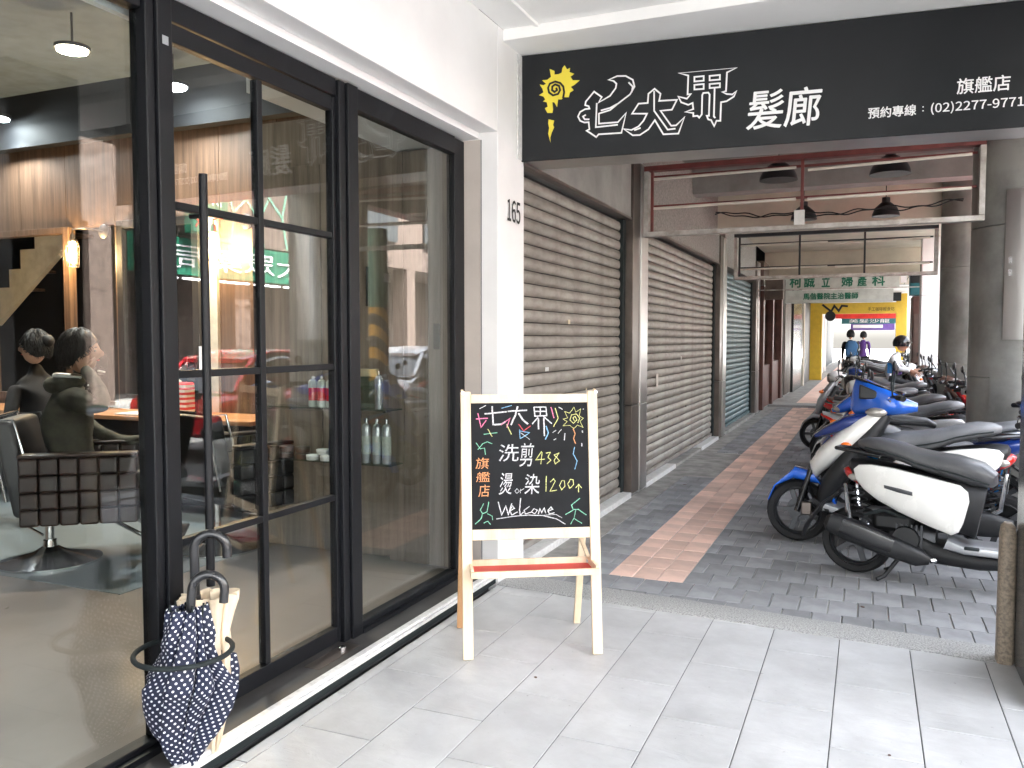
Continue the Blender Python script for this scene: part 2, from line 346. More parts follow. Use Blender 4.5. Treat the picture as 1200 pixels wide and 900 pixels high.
def text_mesh(s, bold=0.0):
    c = bpy.data.curves.new('t', 'FONT'); c.body = s; c.resolution_u = 3
    if FONT: c.font = FONT
    o = bpy.data.objects.new('t', c); COL.objects.link(o)
    bpy.context.view_layer.update()
    me = bpy.data.meshes.new_from_object(o.evaluated_get(bpy.context.evaluated_depsgraph_get()))
    vs = [v.co.copy() for v in me.vertices]; fs = [tuple(p.vertices) for p in me.polygons]
    bpy.data.objects.remove(o); bpy.data.curves.remove(c)
    if not vs: return [(0, 0), (1, 0), (0, 1)], [(0, 1, 2)]
    x0 = min(v.x for v in vs); x1 = max(v.x for v in vs); y0 = min(v.y for v in vs); y1 = max(v.y for v in vs)
    return [((v.x - x0) / (x1 - x0), (v.y - y0) / (y1 - y0)) for v in vs], fs
def lettering(s, O, U, V, rect, m, parent, name='lettering', bold=0.0, off=.004, slant=0, world=True):
    """flat letters filling rect (u0, v0, u1, v1) of the plane O + u U + v V, standing off the face"""
    O, U, V = Vector(O), Vector(U).normalized(), Vector(V).normalized(); N = U.cross(V)
    vs, fs = text_mesh(s); u0, v0, u1, v1 = rect
    mb = MB()
    for k, (p, q) in enumerate(((0, 0), (1, 0), (-1, 0), (0, 1), (0, -1)) if bold else ((0, 0),)):
        p *= bold; q *= bold; mb.add([O + U * (u0 + p + a * (u1 - u0) + slant * b * (v1 - v0)) + V * (v0 + q + b * (v1 - v0)) + N * (off + .0002 * k) for a, b in vs], fs)
    return mb.build(name, m, parent, world=world)
def ribbon(lines, O, U, V, wd, off=.004, th=0, mb=None):
    O, U, V = Vector(O), Vector(U).normalized(), Vector(V).normalized(); N = U.cross(V); mb = mb or MB()
    for ln in lines:
        closed = ln[0] == ln[-1]; P = [Vector((a, b)) for a, b in (ln[:-1] if closed else ln)]; n = len(P); L = []; Rr = []
        for i in range(n):
            a = P[(i - 1) % n] if closed or i > 0 else P[i]; c = P[(i + 1) % n] if closed or i < n - 1 else P[i]
            d1 = (P[i] - a).normalized() if (P[i] - a).length > 0 else (c - P[i]).normalized(); d2 = (c - P[i]).normalized() if (c - P[i]).length > 0 else d1
            nn = Vector((-(d1.y + d2.y), d1.x + d2.x))
            if nn.length < 1e-6: nn = Vector((-d1.y, d1.x))
            nn.normalize(); k = min(1.8, 1 / max(.4, abs(nn.dot(Vector((-d1.y, d1.x))))))
            L.append(P[i] + nn * wd / 2 * k); Rr.append(P[i] - nn * wd / 2 * k)
        v = [O + U * q.x + V * q.y + N * off for q in L + Rr]
        mb.add(v, [(i, (i + 1) % n, n + (i + 1) % n, n + i) for i in range(n if closed else n - 1)])
    return mb
def no_recalc(mb, name, m, parent): return mb.build(name, m, parent, world=True)
QI = [[(0.4728,3.0311),(0.5213,2.9939),(0.5019,2.962),(0.5729,2.9962),(0.608,3.0402),(0.6123,3.0656),(0.5945,3.0844),(0.5634,3.0942),(0.6164,3.1114),(0.6691,3.1072),(0.713,3.0799),(0.7237,3.038),(0.6962,2.9937),(0.6219,2.9446),(0.5735,2.9101),(0.5156,2.8977),(0.504,2.8943),(0.5044,2.8336),(0.6227,2.8328),(0.6733,2.8845),(0.6452,2.7665),(0.5029,2.7687),(0.4878,2.7525),(0.4489,2.7815),(0.4263,2.7963),(0.4443,2.8036),(0.4396,2.8475),(0.4124,2.8479),(0.3852,2.8606),(0.3714,2.8879),(0.3849,2.9147),(0.4166,2.9294),(0.4437,2.9297),(0.4391,2.9449),(0.4165,2.9538),(0.4209,2.9751),(0.4728,3.0311)],[(0.4902,2.9604),(0.4848,2.8135),(0.6228,2.8173)],[(0.5156,2.9124),(0.5734,2.923),(0.6175,2.9433)],[(0.6869,3.0671),(0.7133,3.039),(0.7066,3.0055)],[(0.444,2.8645),(0.4142,2.867),(0.4032,2.8853),(0.4213,2.8942)]]
DA = [[(0.8457,3.014),(0.882,2.9811),(0.8738,2.9396),(0.98,2.9362),(0.951,2.8807),(0.8829,2.8797),(0.9477,2.7857),(0.9774,2.7859),(1.0258,2.8299),(0.9906,2.736),(0.9013,2.7385),(0.8491,2.8274),(0.8108,2.7752),(0.7591,2.745),(0.7155,2.7466),(0.6582,2.7896),(0.7065,2.779),(0.75,2.797),(0.7801,2.8287),(0.8014,2.8695),(0.7102,2.8771),(0.7489,2.9336),(0.8052,2.9329),(0.809,2.9877),(0.8457,3.014)],[(0.8433,3.0016),(0.8443,2.8829),(0.9267,2.7645),(0.9733,2.7668)],[(0.724,2.7759),(0.7631,2.7874)]]
JIE = [[(0.991,3.0927),(1.0458,3.0732),(1.0428,2.9624),(1.062,2.9632),(1.0389,2.9377),(0.9883,2.9547),(1.0055,2.9197),(1.0477,2.9009),(1.0726,2.9096),(1.0772,2.8733),(1.0313,2.8605),(1.0775,2.8507),(1.0777,2.8315),(1.1027,2.8319),(1.1128,2.8203),(1.1275,2.8382),(1.1287,2.9505),(1.1343,2.9625),(1.1633,2.9623),(1.1716,2.9508),(1.169,2.8265),(1.1566,2.8275),(1.1652,2.806),(1.1817,2.8005),(1.2003,2.7633),(1.2131,2.7938),(1.2352,2.792),(1.2379,2.8994),(1.2705,2.9031),(1.3108,2.9259),(1.3249,2.9558),(1.3025,2.939),(1.27,2.9444),(1.2453,2.9582),(1.2657,2.9613),(1.2699,3.0695),(1.3231,3.0905),(0.991,3.0927)],[(1.0817,3.0613),(1.1357,3.0611),(1.136,3.0345),(1.0821,3.0347),(1.0817,3.0613)],[(1.1703,3.0586),(1.2293,3.0586),(1.2297,3.0322),(1.1706,3.0329),(1.1703,3.0586)],[(1.0823,3.0147),(1.1362,3.0146),(1.1365,2.9863),(1.0826,2.988),(1.0823,3.0147)],[(1.1709,3.0113),(1.23,3.0107),(1.2303,2.9876),(1.1712,2.9881),(1.1709,3.0113)],[(1.2,2.9855),(1.1979,2.8199),(1.2063,2.8109)]]
SHELL = [(0.2834,3.21),(0.3,3.1839),(0.3201,3.1906),(0.3156,3.1649),(0.3476,3.1514),(0.3221,3.1364),(0.3368,3.1133),(0.3822,3.1089),(0.3478,3.0835),(0.3251,3.0734),(0.3434,3.0517),(0.3188,3.0391),(0.3116,3.0109),(0.2768,3.014),(0.2658,3.0019),(0.2427,3.0039),(0.2364,2.9561),(0.2178,2.9885),(0.2058,2.9896),(0.2105,2.9451),(0.2059,2.9235),(0.1734,2.9262),(0.1566,2.9568),(0.1752,2.9658),(0.1686,2.9928),(0.1434,2.9994),(0.1592,3.0113),(0.1471,3.03),(0.1171,3.0415),(0.147,3.0565),(0.1404,3.0791),(0.1217,3.1073),(0.1469,3.1005),(0.1637,3.1078),(0.1375,3.1323),(0.1729,3.1315),(0.1961,3.1486),(0.1867,3.1978),(0.2191,3.1814),(0.2192,3.1595),(0.2468,3.1595),(0.2652,3.1681),(0.2697,3.1939)]
SPIRAL = [(0.2749,3.008),(0.2822,3.0442),(0.2765,3.0797),(0.2562,3.1034),(0.2239,3.1152),(0.1897,3.1053),(0.1777,3.0801),(0.1843,3.0513),(0.2103,3.0314),(0.2426,3.0372),(0.2564,3.0596),(0.2489,3.0866),(0.224,3.0977),(0.2055,3.0863),(0.2037,3.0645),(0.2195,3.0516),(0.2361,3.0615),(0.2305,3.0769)]
TAIL = [(0.1809,2.8859),(0.2181,2.8758),(0.2108,2.8482),(0.2182,2.8344),(0.2016,2.8004),(0.1924,2.7701),(0.1943,2.739),(0.1784,2.7977),(0.1848,2.8326),(0.1782,2.8596)]
CHALK= [('white',0.0076,[(0.1026,1.1546),(0.2095,1.1641)]),('white',0.0076,[(0.14,1.191),(0.1429,1.1027),(0.184,1.1046),(0.2022,1.1167)]),('white',0.0076,[(0.2137,1.1657),(0.3089,1.1704)]),('white',0.0076,[(0.2636,1.1898),(0.2522,1.1489),(0.2292,1.1)]),('white',0.0076,[(0.2672,1.1569),(0.2874,1.1239),(0.3119,1.1031)]),('white',0.0059,[(0.3423,1.1849),(0.4006,1.1844),(0.404,1.1431),(0.3457,1.1413),(0.3423,1.1849)]),('white',0.0059,[(0.3731,1.1846),(0.3724,1.1435)]),('white',0.0059,[(0.3436,1.1643),(0.4019,1.1637)]),('white',0.0059,[(0.3623,1.1378),(0.3326,1.1028)]),('white',0.0068,[(0.3622,1.1312),(0.3637,1.0778)]),('white',0.0059,[(0.3873,1.1392),(0.4283,1.1041)]),('white',0.0068,[(0.3896,1.1309),(0.3914,1.0446)]),('pink',0.0051,[(0.0614,1.1305),(0.1187,1.134)]),('pink',0.0051,[(0.0699,1.159),(0.0854,1.0895),(0.1104,1.1259)]),('pink',0.0042,[(0.1798,1.1006),(0.2256,1.1328),(0.2084,1.088)]),('red',0.0042,[(0.2664,1.1036),(0.2907,1.0706),(0.3242,1.0947)]),('yellow',0.0042,[(0.2087,1.1043),(0.231,1.055)]),('yellow',0.0042,[(0.4465,1.1798),(0.4597,1.1301),(0.4364,1.0892)]),('pink',0.0042,[(0.4256,1.1841),(0.4397,1.1304)]),('green',0.0034,[(0.0972,1.0568),(0.1629,1.0641)]),('yellow',0.0034,[(0.118,1.081),(0.138,1.0457)]),('blue',0.0034,[(0.2701,1.079),(0.2735,1.034),(0.3195,1.062),(0.27,1.0708)]),('white',0.0025,[(0.274,1.0626),(0.3189,1.0293)]),('blue',0.0051,[(0.399,1.0938),(0.4108,1.0608),(0.3953,1.0282)]),('white',0.0034,[(0.4633,1.1838),(0.4823,1.1728)]),('white',0.0034,[(0.0783,1.1793),(0.1096,1.1953)]),('blue',0.0034,[(0.1851,1.1807),(0.2347,1.1942)]),('yellow',0.0034,[(0.5399,1.1169),(0.5318,1.131),(0.5437,1.1375),(0.5518,1.1208),(0.5346,1.1045),(0.5182,1.1212),(0.5254,1.1459),(0.5507,1.1498),(0.5654,1.129),(0.5565,1.1059)]),('yellow',0.0025,[(0.4922,1.1628),(0.5172,1.1543),(0.5388,1.183),(0.5467,1.1581),(0.5723,1.1744),(0.5631,1.1414),(0.5839,1.1288),(0.5668,1.1141),(0.5829,1.0833),(0.5538,1.096),(0.5366,1.0797),(0.516,1.0948),(0.4824,1.0928),(0.5038,1.1131),(0.4831,1.1258),(0.5066,1.1313),(0.4922,1.1628)]),('orange',0.0042,[(0.5324,1.0798),(0.542,1.0549),(0.5339,1.0303),(0.5435,1.0055)]),('blue',0.0042,[(0.5373,0.9891),(0.5299,0.9564),(0.5485,0.9232),(0.5367,0.8824)]),('white',0.0034,[(0.4317,1.0605),(0.4486,1.0726)]),('white',0.0034,[(0.4566,1.0561),(0.4754,1.0764)]),('white',0.0051,[(0.4918,1.0573),(0.4877,1.0228)]),('white',0.0051,[(0.5784,1.0693),(0.5782,1.0586)]),('white',0.0051,[(0.5729,1.0092),(0.5743,0.9927)]),('white',0.0034,[(0.4352,1.0252),(0.4478,1.0315)]),('white',0.0034,[(0.5832,1.1743),(0.5865,1.1718)]),('green',0.0034,[(0.06,1.0167),(0.0801,0.988),(0.1005,0.9918),(0.1042,0.9592)]),('green',0.0034,[(0.0678,0.9841),(0.0926,1.0122),(0.1131,1.0216),(0.1376,1.0115)]),('yellow',0.0034,[(0.376,0.9711),(0.3462,0.9308),(0.3919,0.9341)]),('yellow',0.0034,[(0.3784,0.967),(0.3707,0.91)]),('yellow',0.0034,[(0.3966,0.9626),(0.4174,0.9664),(0.4062,0.942),(0.4209,0.9295),(0.3998,0.9111)]),('yellow',0.0034,[(0.459,0.9616),(0.4363,0.9538),(0.4624,0.9247),(0.4413,0.9104),(0.4358,0.9268),(0.4615,0.964)]),('yellow',0.0034,[(0.397,0.8524),(0.3932,0.7792)]),('yellow',0.0034,[(0.4148,0.8235),(0.4317,0.8395),(0.4397,0.8271),(0.414,0.7804),(0.4472,0.7846)]),('yellow',0.0034,[(0.4731,0.8305),(0.4601,0.8063),(0.4697,0.7857),(0.4867,0.8017),(0.4838,0.8279),(0.4731,0.8305)]),('yellow',0.0034,[(0.5149,0.8354),(0.5002,0.8136),(0.5098,0.7914),(0.5285,0.809),(0.5273,0.8319),(0.5149,0.8354)]),('yellow',0.0034,[(0.5536,0.8085),(0.5528,0.7717)]),('yellow',0.0034,[(0.539,0.7924),(0.5536,0.8101),(0.5683,0.7918)]),('white',0.0025,[(0.2533,0.796),(0.2433,0.7841),(0.253,0.7726),(0.2655,0.7836),(0.2533,0.796)]),('white',0.0025,[(0.2694,0.7738),(0.2714,0.794)]),('white',0.0025,[(0.2712,0.7859),(0.2879,0.7961)]),('white',0.0051,[(0.1624,0.7358),(0.1778,0.6727),(0.1988,0.7148),(0.2105,0.6719),(0.2277,0.7263)]),('white',0.0042,[(0.2148,0.6903),(0.2396,0.7018),(0.2316,0.7141),(0.2173,0.6942),(0.2268,0.6715),(0.2557,0.6853)]),('white',0.0051,[(0.2707,0.7511),(0.264,0.6931),(0.2678,0.6704),(0.2844,0.6846)]),('white',0.0042,[(0.3136,0.7097),(0.2862,0.6926),(0.2925,0.6747),(0.3255,0.6836)]),('white',0.0042,[(0.334,0.6995),(0.3214,0.6837),(0.3377,0.6736),(0.3503,0.691),(0.334,0.6995)]),('white',0.0042,[(0.3542,0.6731),(0.3629,0.6988),(0.3707,0.6784),(0.3835,0.7),(0.3913,0.6755)]),('white',0.0042,[(0.3997,0.6834),(0.4248,0.6933),(0.4167,0.704),(0.4015,0.6898),(0.4078,0.6718),(0.4327,0.6769)]),('white',0.0034,[(0.1531,0.654),(0.2267,0.6642),(0.3088,0.6694),(0.3746,0.6646),(0.4405,0.6483),(0.4855,0.6213)]),('white',0.0025,[(0.3747,0.6662),(0.4409,0.6686),(0.4696,0.6516)]),('green',0.0034,[(0.1176,0.7369),(0.1088,0.6888),(0.0868,0.6813),(0.08,0.6575),(0.0514,0.6326)]),('green',0.0034,[(0.0931,0.7294),(0.0765,0.6976),(0.0868,0.6813)]),('green',0.0034,[(0.1087,0.6808),(0.133,0.6682),(0.1351,0.6496)]),('green',0.0034,[(0.0919,0.6371),(0.1123,0.6446),(0.1243,0.6283)]),('green',0.0034,[(0.5589,0.743),(0.5165,0.7114),(0.5244,0.6909),(0.5494,0.6903),(0.5889,0.6625)]),('green',0.0034,[(0.5368,0.6865),(0.5277,0.6502),(0.5105,0.6206)]),('green',0.0034,[(0.5277,0.6477),(0.5663,0.6224)]),('green',0.0034,[(0.4865,0.6675),(0.5243,0.6868)])]
# ================================================================ ground
ROAD_Z = -.12
struct('ground', B(-60, -60, -.30, 60, 160, -.25), 'asphalt')
struct('road', B(1.75, -40, -.25, 11.2, 140, ROAD_Z), 'asphalt')
tf = struct('tile_floor', B(-2.06, -6, -.2, 1.75, 4.62, -.006), 'joint')
TX, TY = .3165, .622
tm = None
cols = [(-2.055, -2.006)] + [(-2.0 + i * TX, -2.0 + (i + 1) * TX - .005) for i in range(12)]
for ci, (x0, x1) in enumerate(cols):
    x0 = -2.0 + (ci - 1) * TX if ci else -2.057; x1 = x0 + (TX if ci else .057) - .004
    y = -.5 + (.0 if ci % 2 else .311)
    while y < 4.6:
        y1 = min(y + TY - .004, 4.62)
        if y1 - y > .03:
            z = random.uniform(-.0008, .0008)
            o = MB().box(-(x1 - x0) / 2, -(y1 - y) / 2, -.004, (x1 - x0) / 2, (y1 - y) / 2, 0).build('floor_tile', 'tile', tf, bev=.0015, seg=1)
            o.location = ((x0 + x1) / 2, (y + y1) / 2, z)
        y += TY
# skewed granite kerb between the tiles and the brick pavement
k0, k1 = (-2.06, 4.60), (1.75, 4.29); k2, k3 = (1.75, 4.51), (-2.06, 4.87)
mb = MB(); N_ = 40
def lerp(a, b, t): return (a[0] + (b[0] - a[0]) * t, a[1] + (b[1] - a[1]) * t)
rg = []
for i in range(N_ + 1):
    a = lerp(k0, k1, i / N_); b = lerp(k3, k2, i / N_); j = random.uniform(-.008, .008); j2 = random.uniform(-.006, .006)
    rg.append([(a[0], a[1] + j, -.05), (a[0], a[1] + j, .004), (a[0], a[1] + .03 + j, .010), (b[0], b[1] - .03 + j2, .008), (b[0], b[1] + j2, .003), (b[0], b[1] + j2, -.05)])
mb.rings(rg); struct('granite_kerb', mb, 'granite', smooth=True)
pv = struct('brick_pavement', B(-2.06, 4.45, -.2, 1.75, 60, -.010), 'sand')
BW, BL = .1545, .270
protos = {}
def brick(x0, x1, y0, y1, m, nm):
    key = (round(x1 - x0, 3), round(y1 - y0, 3), m)
    if key not in protos:
        a, b = (x1 - x0) / 2, (y1 - y0) / 2
        protos[key] = MB().box(-a, -b, -.012, a, b, 0).build(nm, m, pv, bev=.003, seg=1); o = protos[key]
    else: o = share(protos[key], pv, nm)
    o.location = ((x0 + x1) / 2, (y0 + y1) / 2, random.uniform(-.0025, .001)); return o
G = .007
far = {'brick_grey': MB(), 'brick_red': MB()}
nb = 0
for r_ in range(58):
    y0 = 4.56 + r_ * BL; y1 = y0 + BL
    if y0 > 19.4: break
    for c_ in range(-1, 23):
        x0 = -1.03 + (c_ - 5) * BW + (BW / 2 if r_ % 2 else 0); x1 = x0 + BW; m = 'brick_grey'
        segs = [(x0, x1)] if y0 <= 4.93 else [(x0, min(x1, -1.505)), (max(x0, -1.03), x1)]
        for a, b in segs:
            a = max(a, -1.84)
            if b - a < .025 or a > 1.7: continue
            if 9.1 < y0 < 11.1 and b < -1.5: continue
            if nb < 290 and a < .95:
                brick(a + G / 2, b - G / 2, y0 + .001, y1 - .001, m, 'paving_brick'); nb += 1
            else: far[m].box(a + G / 2, y0 + .001, -.012, b - G / 2, y1 - .001, random.uniform(-.003, .001))
    if y0 > 4.93:
        for c_ in range(6):
            x0 = -1.505 + c_ * .158 / 2; 
            if c_ % 2: continue
            x0 = -1.505 + (c_ // 2) * .1583; x1 = x0 + .1583
            ya = y0
            if y0 < 7.6 and nb < 290: brick(x0 + G / 2, x1 - G / 2, ya + G / 2, y1 - G / 2, 'brick_red', 'paving_brick'); nb += 1
            else: far['brick_red'].box(x0 + G / 2, ya + G / 2, -.012, x1 - G / 2, y1 - G / 2, random.uniform(-.003, .001))
far['brick_grey'].build('distant_grey_paving', 'brick_grey', pv)['kind'] = 'stuff'
far['brick_red'].build('distant_red_paving', 'brick_red', pv)['kind'] = 'stuff'
struct('cement_edge', B(-2.06, 4.80, -.05, -1.842, 19.4, .0), 'screed')
struct('cement_patch', B(-1.84, 9.16, -.05, -1.512, 11.18, .001), 'screed')
struct('granite_step', B(-2.06, 19.5, -.05, 1.75, 20.2, .05), 'granite', bev=.01)
struct('far_pavement', B(-2.06, 20.2, -.05, 1.75, 75, .045), 'screed')
struct('far_walking_lane', B(-1.5, 20.2, .0, -1.03, 60, .049), 'brick_red')
struct('added_pale_ground', B(-30, 62.1, -.25, 40, 150, -.05), 'white_strip')  # pale ground added so the arcade's far end reads as bright daylight
struct('street_kerb', B(1.75, -30, -.25, 1.95, 80, .02), 'granite', bev=.01)
struct('opposite_pavement', B(11.2, -40, -.25, 14.5, 120, .0), 'granite')

for i, (x, y, r0, lb) in enumerate(((-1.33, 3.39, .008, 'small dark pebble on the tiles right of the easel front leg'), (.10, 3.24, .006, 'tiny pebble on the bright tiles at the bottom of the picture'), (.0, 5.02, .012, 'dark dead leaf on the grey paving bricks below the cream scooter'), (-1.72, 8.6, .02, 'dead leaf on the pavement beside the second shutter'))):
    tag(MB().ell((x, y, .003), (r0, r0 * .7, .004), 8, 5).build('pebble' if i < 2 else 'dead_leaf', 'brown_paint'), lb, 'pebble' if i < 2 else 'leaf', kind='thing')

# ================================================================ own building: walls and ceilings
struct('doorstep', B(-2.285, -6, -.05, -2.135, 4.66, .052).box(-2.4, -6, -.05, -2.285, 4.66, .05), 'threshold')
ds_ = root('doorstep_edge_strip', (-2.1, 1, 0), 'white aluminium edge strip with black skirting along the shop doorstep', 'edging')
for z0, z1, xx, m in ((.0, .028, -2.085, 'rubber'), (.028, .044, -2.088, 'white_strip')):
    B(-2.14, -6, z0, xx, 4.64, z1).build('skirting' if m == 'rubber' else 'front_rib', m, ds_, world=True)
B(-2.137, -6, .044, -2.10, 4.64, .060).build('top_rib', 'white_strip', ds_, bev=.004, world=True)
struct('interior_floor', B(-12, -4, -.05, -2.4, 6.5, .046), 'int_floor')
struct('interior_floor_panel', B(-9, 3.45, .046, -3.9, 6.2, .050), 'int_floor_grey')
# header above the shopfront and white pier with the house number
struct('header_wall', B(-2.19, -6, 2.745, -2.07, 4.64, 3.37), 'white_wall', bev=.004)
struct('header_soffit', B(-2.40, -6, 2.712, -2.193, 4.64, 3.6), 'white_wall')
pier = root('white_pier', (-2.2, 4.85, 0), 'white painted pier between the salon window and the first shutter, house number on it', 'pier')
B(-2.40, 4.642, -.05, -2.07, 5.055, 3.37).build('pier_body', 'white_wall', pier, bev=.003, world=True)
B(-2.318, 4.634, .06, -2.185, 4.642, 2.705).build('beige_panel', 'beige', pier, world=True)
B(-2.182, 4.638, .06, -2.177, 4.642, 2.705).build('groove', 'joint', pier, world=True)
lettering('165', (-2.07, 4.76, 2.235), (0, 1, 0), (0, 0, 1), (0.02, 0, .225, .135), 'sign_black', pier, 'house_number', bold=.002)
# outside ceiling, ribs and cornice
struct('arcade_ceiling', B(-2.07, -6, 3.37, 1.75, 5.3, 3.6), 'white_ceiling')
struct('ceiling_beam', B(-2.07, 4.72, 3.302, 1.75, 5.3, 3.37), 'white_ceiling', bev=.004)
struct('ceiling_rib', B(-1.86, -6, 3.352, -1.84, 4.72, 3.37), 'white_ceiling')
struct('street_fascia', B(1.752, -6, 3.36, 1.9, 5.3, 4.19), 'white_wall')
struct('upper_building', B(-12.2, -6, 4.2, 1.95, 62, 4.8).box(-2.07, 5.3, 3.9, 1.95, 62, 4.2).box(-2.07, -6, 3.6, 1.95, 5.3, 4.2), 'facade_pale')
# salon interior shell
struct('interior_ceiling', B(-12, -4, 3.82, -2.4, 6.5, 4.18), 'dark_ceiling')
struct('interior_side_wall', B(-12.2, -4, -.05, -12, 6.5, 4.18).box(-12.2, -4.2, -.05, -2.4, -4, 4.18), 'black_band')
bw = root('wood_panelled_wall', (-7, 5.8, 0), 'wood panelled back wall of the salon with a black band above', 'wall')
for x0 in [-12 + .62 * i for i in range(14)]:
    x1 = x0 + .614
    if x0 > -4.0: break
    if x1 < -8.2 or x0 > -6.95: B(x0, 5.72, .05, min(x1, -3.95), 5.80, 3.33).build('wall_panel', 'wood_wall', bw, world=True)
    else:
        B(max(x0, -12), 5.72, 2.56, x1, 5.80, 3.33).build('wall_panel', 'wood_wall', bw, world=True)
        B(max(x0, -12), 5.72, .05, x1, 5.80, .92).build('wall_panel', 'wood_wall', bw, world=True)
B(-12, 5.60, 3.33, -2.4, 5.82, 3.82).build('black_band', 'black_band', bw, world=True)
B(-12, 6.5, -.05, -2.4, 6.6, 4.18).build('backing', 'black_band', bw, world=True)
# wood cabinet wall beside the window
cw = root('wood_cabinet_wall', (-3.1, 5.0, 0), 'grey brown wood cabinet wall with a slim handle, behind the right shop window', 'cabinet')
B(-3.95, 4.76, .05, -3.42, 5.72, 3.0).build('cabinet_side', 'wood_wall2', cw, world=True, bev=.002)
for a, b in ((-3.95, -3.425), (-3.42, -2.86)):
    B(a, 4.735, 1.02, b - .004, 4.76, 2.68).build('cabinet_door', 'wood_wall2', cw, world=True, bev=.002)
    B(a, 4.735, .06, b - .004, 4.76, 1.014).build('lower_panel', 'wood_wall2', cw, world=True, bev=.002)
B(-3.42, 4.76, .05, -2.4, 5.72, 3.0).build('cabinet_body', 'wood_wall2', cw, world=True)
B(-3.055, 4.715, 1.72, -3.04, 4.735, 1.98).build('handle', 'chrome', cw, world=True)
for a, b in ((-2.855, -2.74), (-2.737, -2.56), (-2.557, -2.402)):
    B(a, 4.66, .06, b, 4.755, 2.69).build('side_board', 'wood_wall2', cw, world=True, bev=.002)
B(-2.515, 4.645, 1.44, -2.475, 4.66, 1.60).build('notice_strip', 'bronze', cw, world=True)
struct('window_soffit', B(-2.81, 3.30, 2.70, -2.41, 4.75, 2.86), 'white_ceiling')
struct('window_pelmet', B(-2.44, -4, 2.63, -2.41, 3.30, 2.9), 'white_ceiling')
# stair alcove seen through the framed opening
st = root('staircase', (-7.5, 6.2, .05), 'dark steps with a cream stringer behind the framed opening in the salon wall', 'stairs')
MB().prism([(-8.6, 1.65), (-8.6, 2.05), (-8.38, 2.05), (-8.38, 2.24), (-8.2, 2.24), (-8.2, 2.44), (-7.98, 2.44), (-7.98, 2.60), (-7.5, 2.64), (-7.5, 2.47)], 6.10, 6.16).build('stringer', 'stairs_cream', st, world=True)
for i, (a, b, z) in enumerate(((-8.6, -8.36, 2.06), (-8.38, -8.18, 2.25), (-8.2, -7.96, 2.45), (-7.98, -7.6, 2.61))):
    B(a, 6.16, z - .03, b, 6.5, z).build('tread', 'wood_wall', st, world=True)
of = root('framed_opening', (-7.5, 5.7, 0), 'dark framed opening in the salon wall with a staircase behind it', 'frame')
for a in ((-8.13, 5.66, .92, -8.05, 5.74, 2.56), (-7.03, 5.66, .92, -6.95, 5.74, 2.56)): B(*a).build('frame_post', 'wood_wall', of, world=True, bev=.003)
B(-8.05, 5.66, 2.50, -7.03, 5.74, 2.56).build('frame_head', 'wood_wall', of, world=True, bev=.003)
B(-8.05, 5.66, .92, -7.03, 5.74, .98).build('frame_sill', 'wood_wall', of, world=True, bev=.003)
mr = root('wall_mirror', (-5.9, 5.7, .95), 'tall mirror in a dark frame on the panelled wall, right of the wall lamp', 'mirror')
for a in ((-6.34, 5.66, .95, -6.27, 5.715, 2.58), (-5.45, 5.66, .95, -5.38, 5.715, 2.58), (-6.27, 5.66, 2.51, -5.45, 5.715, 2.58), (-6.27, 5.66, .95, -5.45, 5.715, 1.0)): B(*a).build('mirror_frame', 'black_matt', mr, world=True, bev=.003)
B(-6.27, 5.685, 1.0, -5.45, 5.715, 2.51).build('mirror_glass', 'mirror', mr, world=True)
B(-5.44, 5.69, .8, -5.2, 5.72, 2.58).build('trim_strip', 'stairs_cream', mr, world=True)

# ================================================================ shopfront
FX0, FX1 = -2.345, -2.285
sf = root('shopfront', (-2.32, 3.0, .05), 'charcoal metal shopfront frame with two large fixed panes on either side of a glass door', 'shopfront')
def fb(nm, y0, y1, z0, z1, x0=FX0, x1=FX1, m='black_frame', bev=.004): return B(x0, y0, z0, x1, y1, z1).build(nm, m, sf, bev=bev, world=True)
fb('post', 2.168, 2.205, .052, 2.70, x1=-2.270); fb('post', 2.208, 2.276, .052, 2.70, x1=-2.258)
fb('post', 3.302, 3.352, .052, 2.70, x1=-2.275); fb('post', 3.356, 3.44, .052, 2.70, x1=-2.262)
fb('post', 4.505, 4.634, .052, 2.70, x1=-2.29)
fb('head_rail', -4, 2.165, 2.62, 2.705); fb('head_rail', 2.28, 3.30, 2.625, 2.705, x1=-2.29); fb('head_rail', 3.443, 4.502, 2.605, 2.705)
fb('sill_rail', -4, 2.165, .052, .095); fb('sill_rail', 3.443, 4.502, .052, .10)
B(-2.283, -4, .052, -2.255, 2.165, .075).build('sill_lip', 'black_frame', sf, world=True); B(-2.283, 3.443, .052, -2.26, 4.60, .072).build('sill_lip', 'black_frame', sf, world=True)
B(-2.320, -4, .095, -2.310, 2.165, 2.62).build('fixed_pane', 'glass', sf, world=True)
B(-2.320, 3.443, .10, -2.310, 4.502, 2.605).build('fixed_pane', 'glass', sf, world=True)
B(-2.257, 2.222, 2.515, -2.25, 2.25, 2.545).build('sensor', 'chrome', sf, world=True)
dr = root('glass_door', (-2.32, 2.78, .06), 'charcoal framed glass door with eight panes and a long bar handle', 'door')
def db(nm, y0, y1, z0, z1, x0=-2.335, x1=-2.295, m='black_frame', bev=.003): return B(x0, y0, z0, x1, y1, z1).build(nm, m, dr, bev=bev, world=True)
db('stile', 2.279, 2.305, .062, 2.62); db('stile', 3.275, 3.30, .062, 2.62)
db('top_rail', 2.307, 3.273, 2.555, 2.62); db('bottom_rail', 2.307, 3.273, .062, .135)
db('vertical_bar', 2.762, 2.794, .137, 2.553, x1=-2.298)
for z in (1.983, 1.373, .755):
    db('glazing_bar', 2.307, 2.760, z - .014, z + .014, x1=-2.300); db('glazing_bar', 2.796, 3.273, z - .014, z + .014, x1=-2.300)
zz = [.137, .741, .769, 1.359, 1.387, 1.969, 1.997, 2.553]
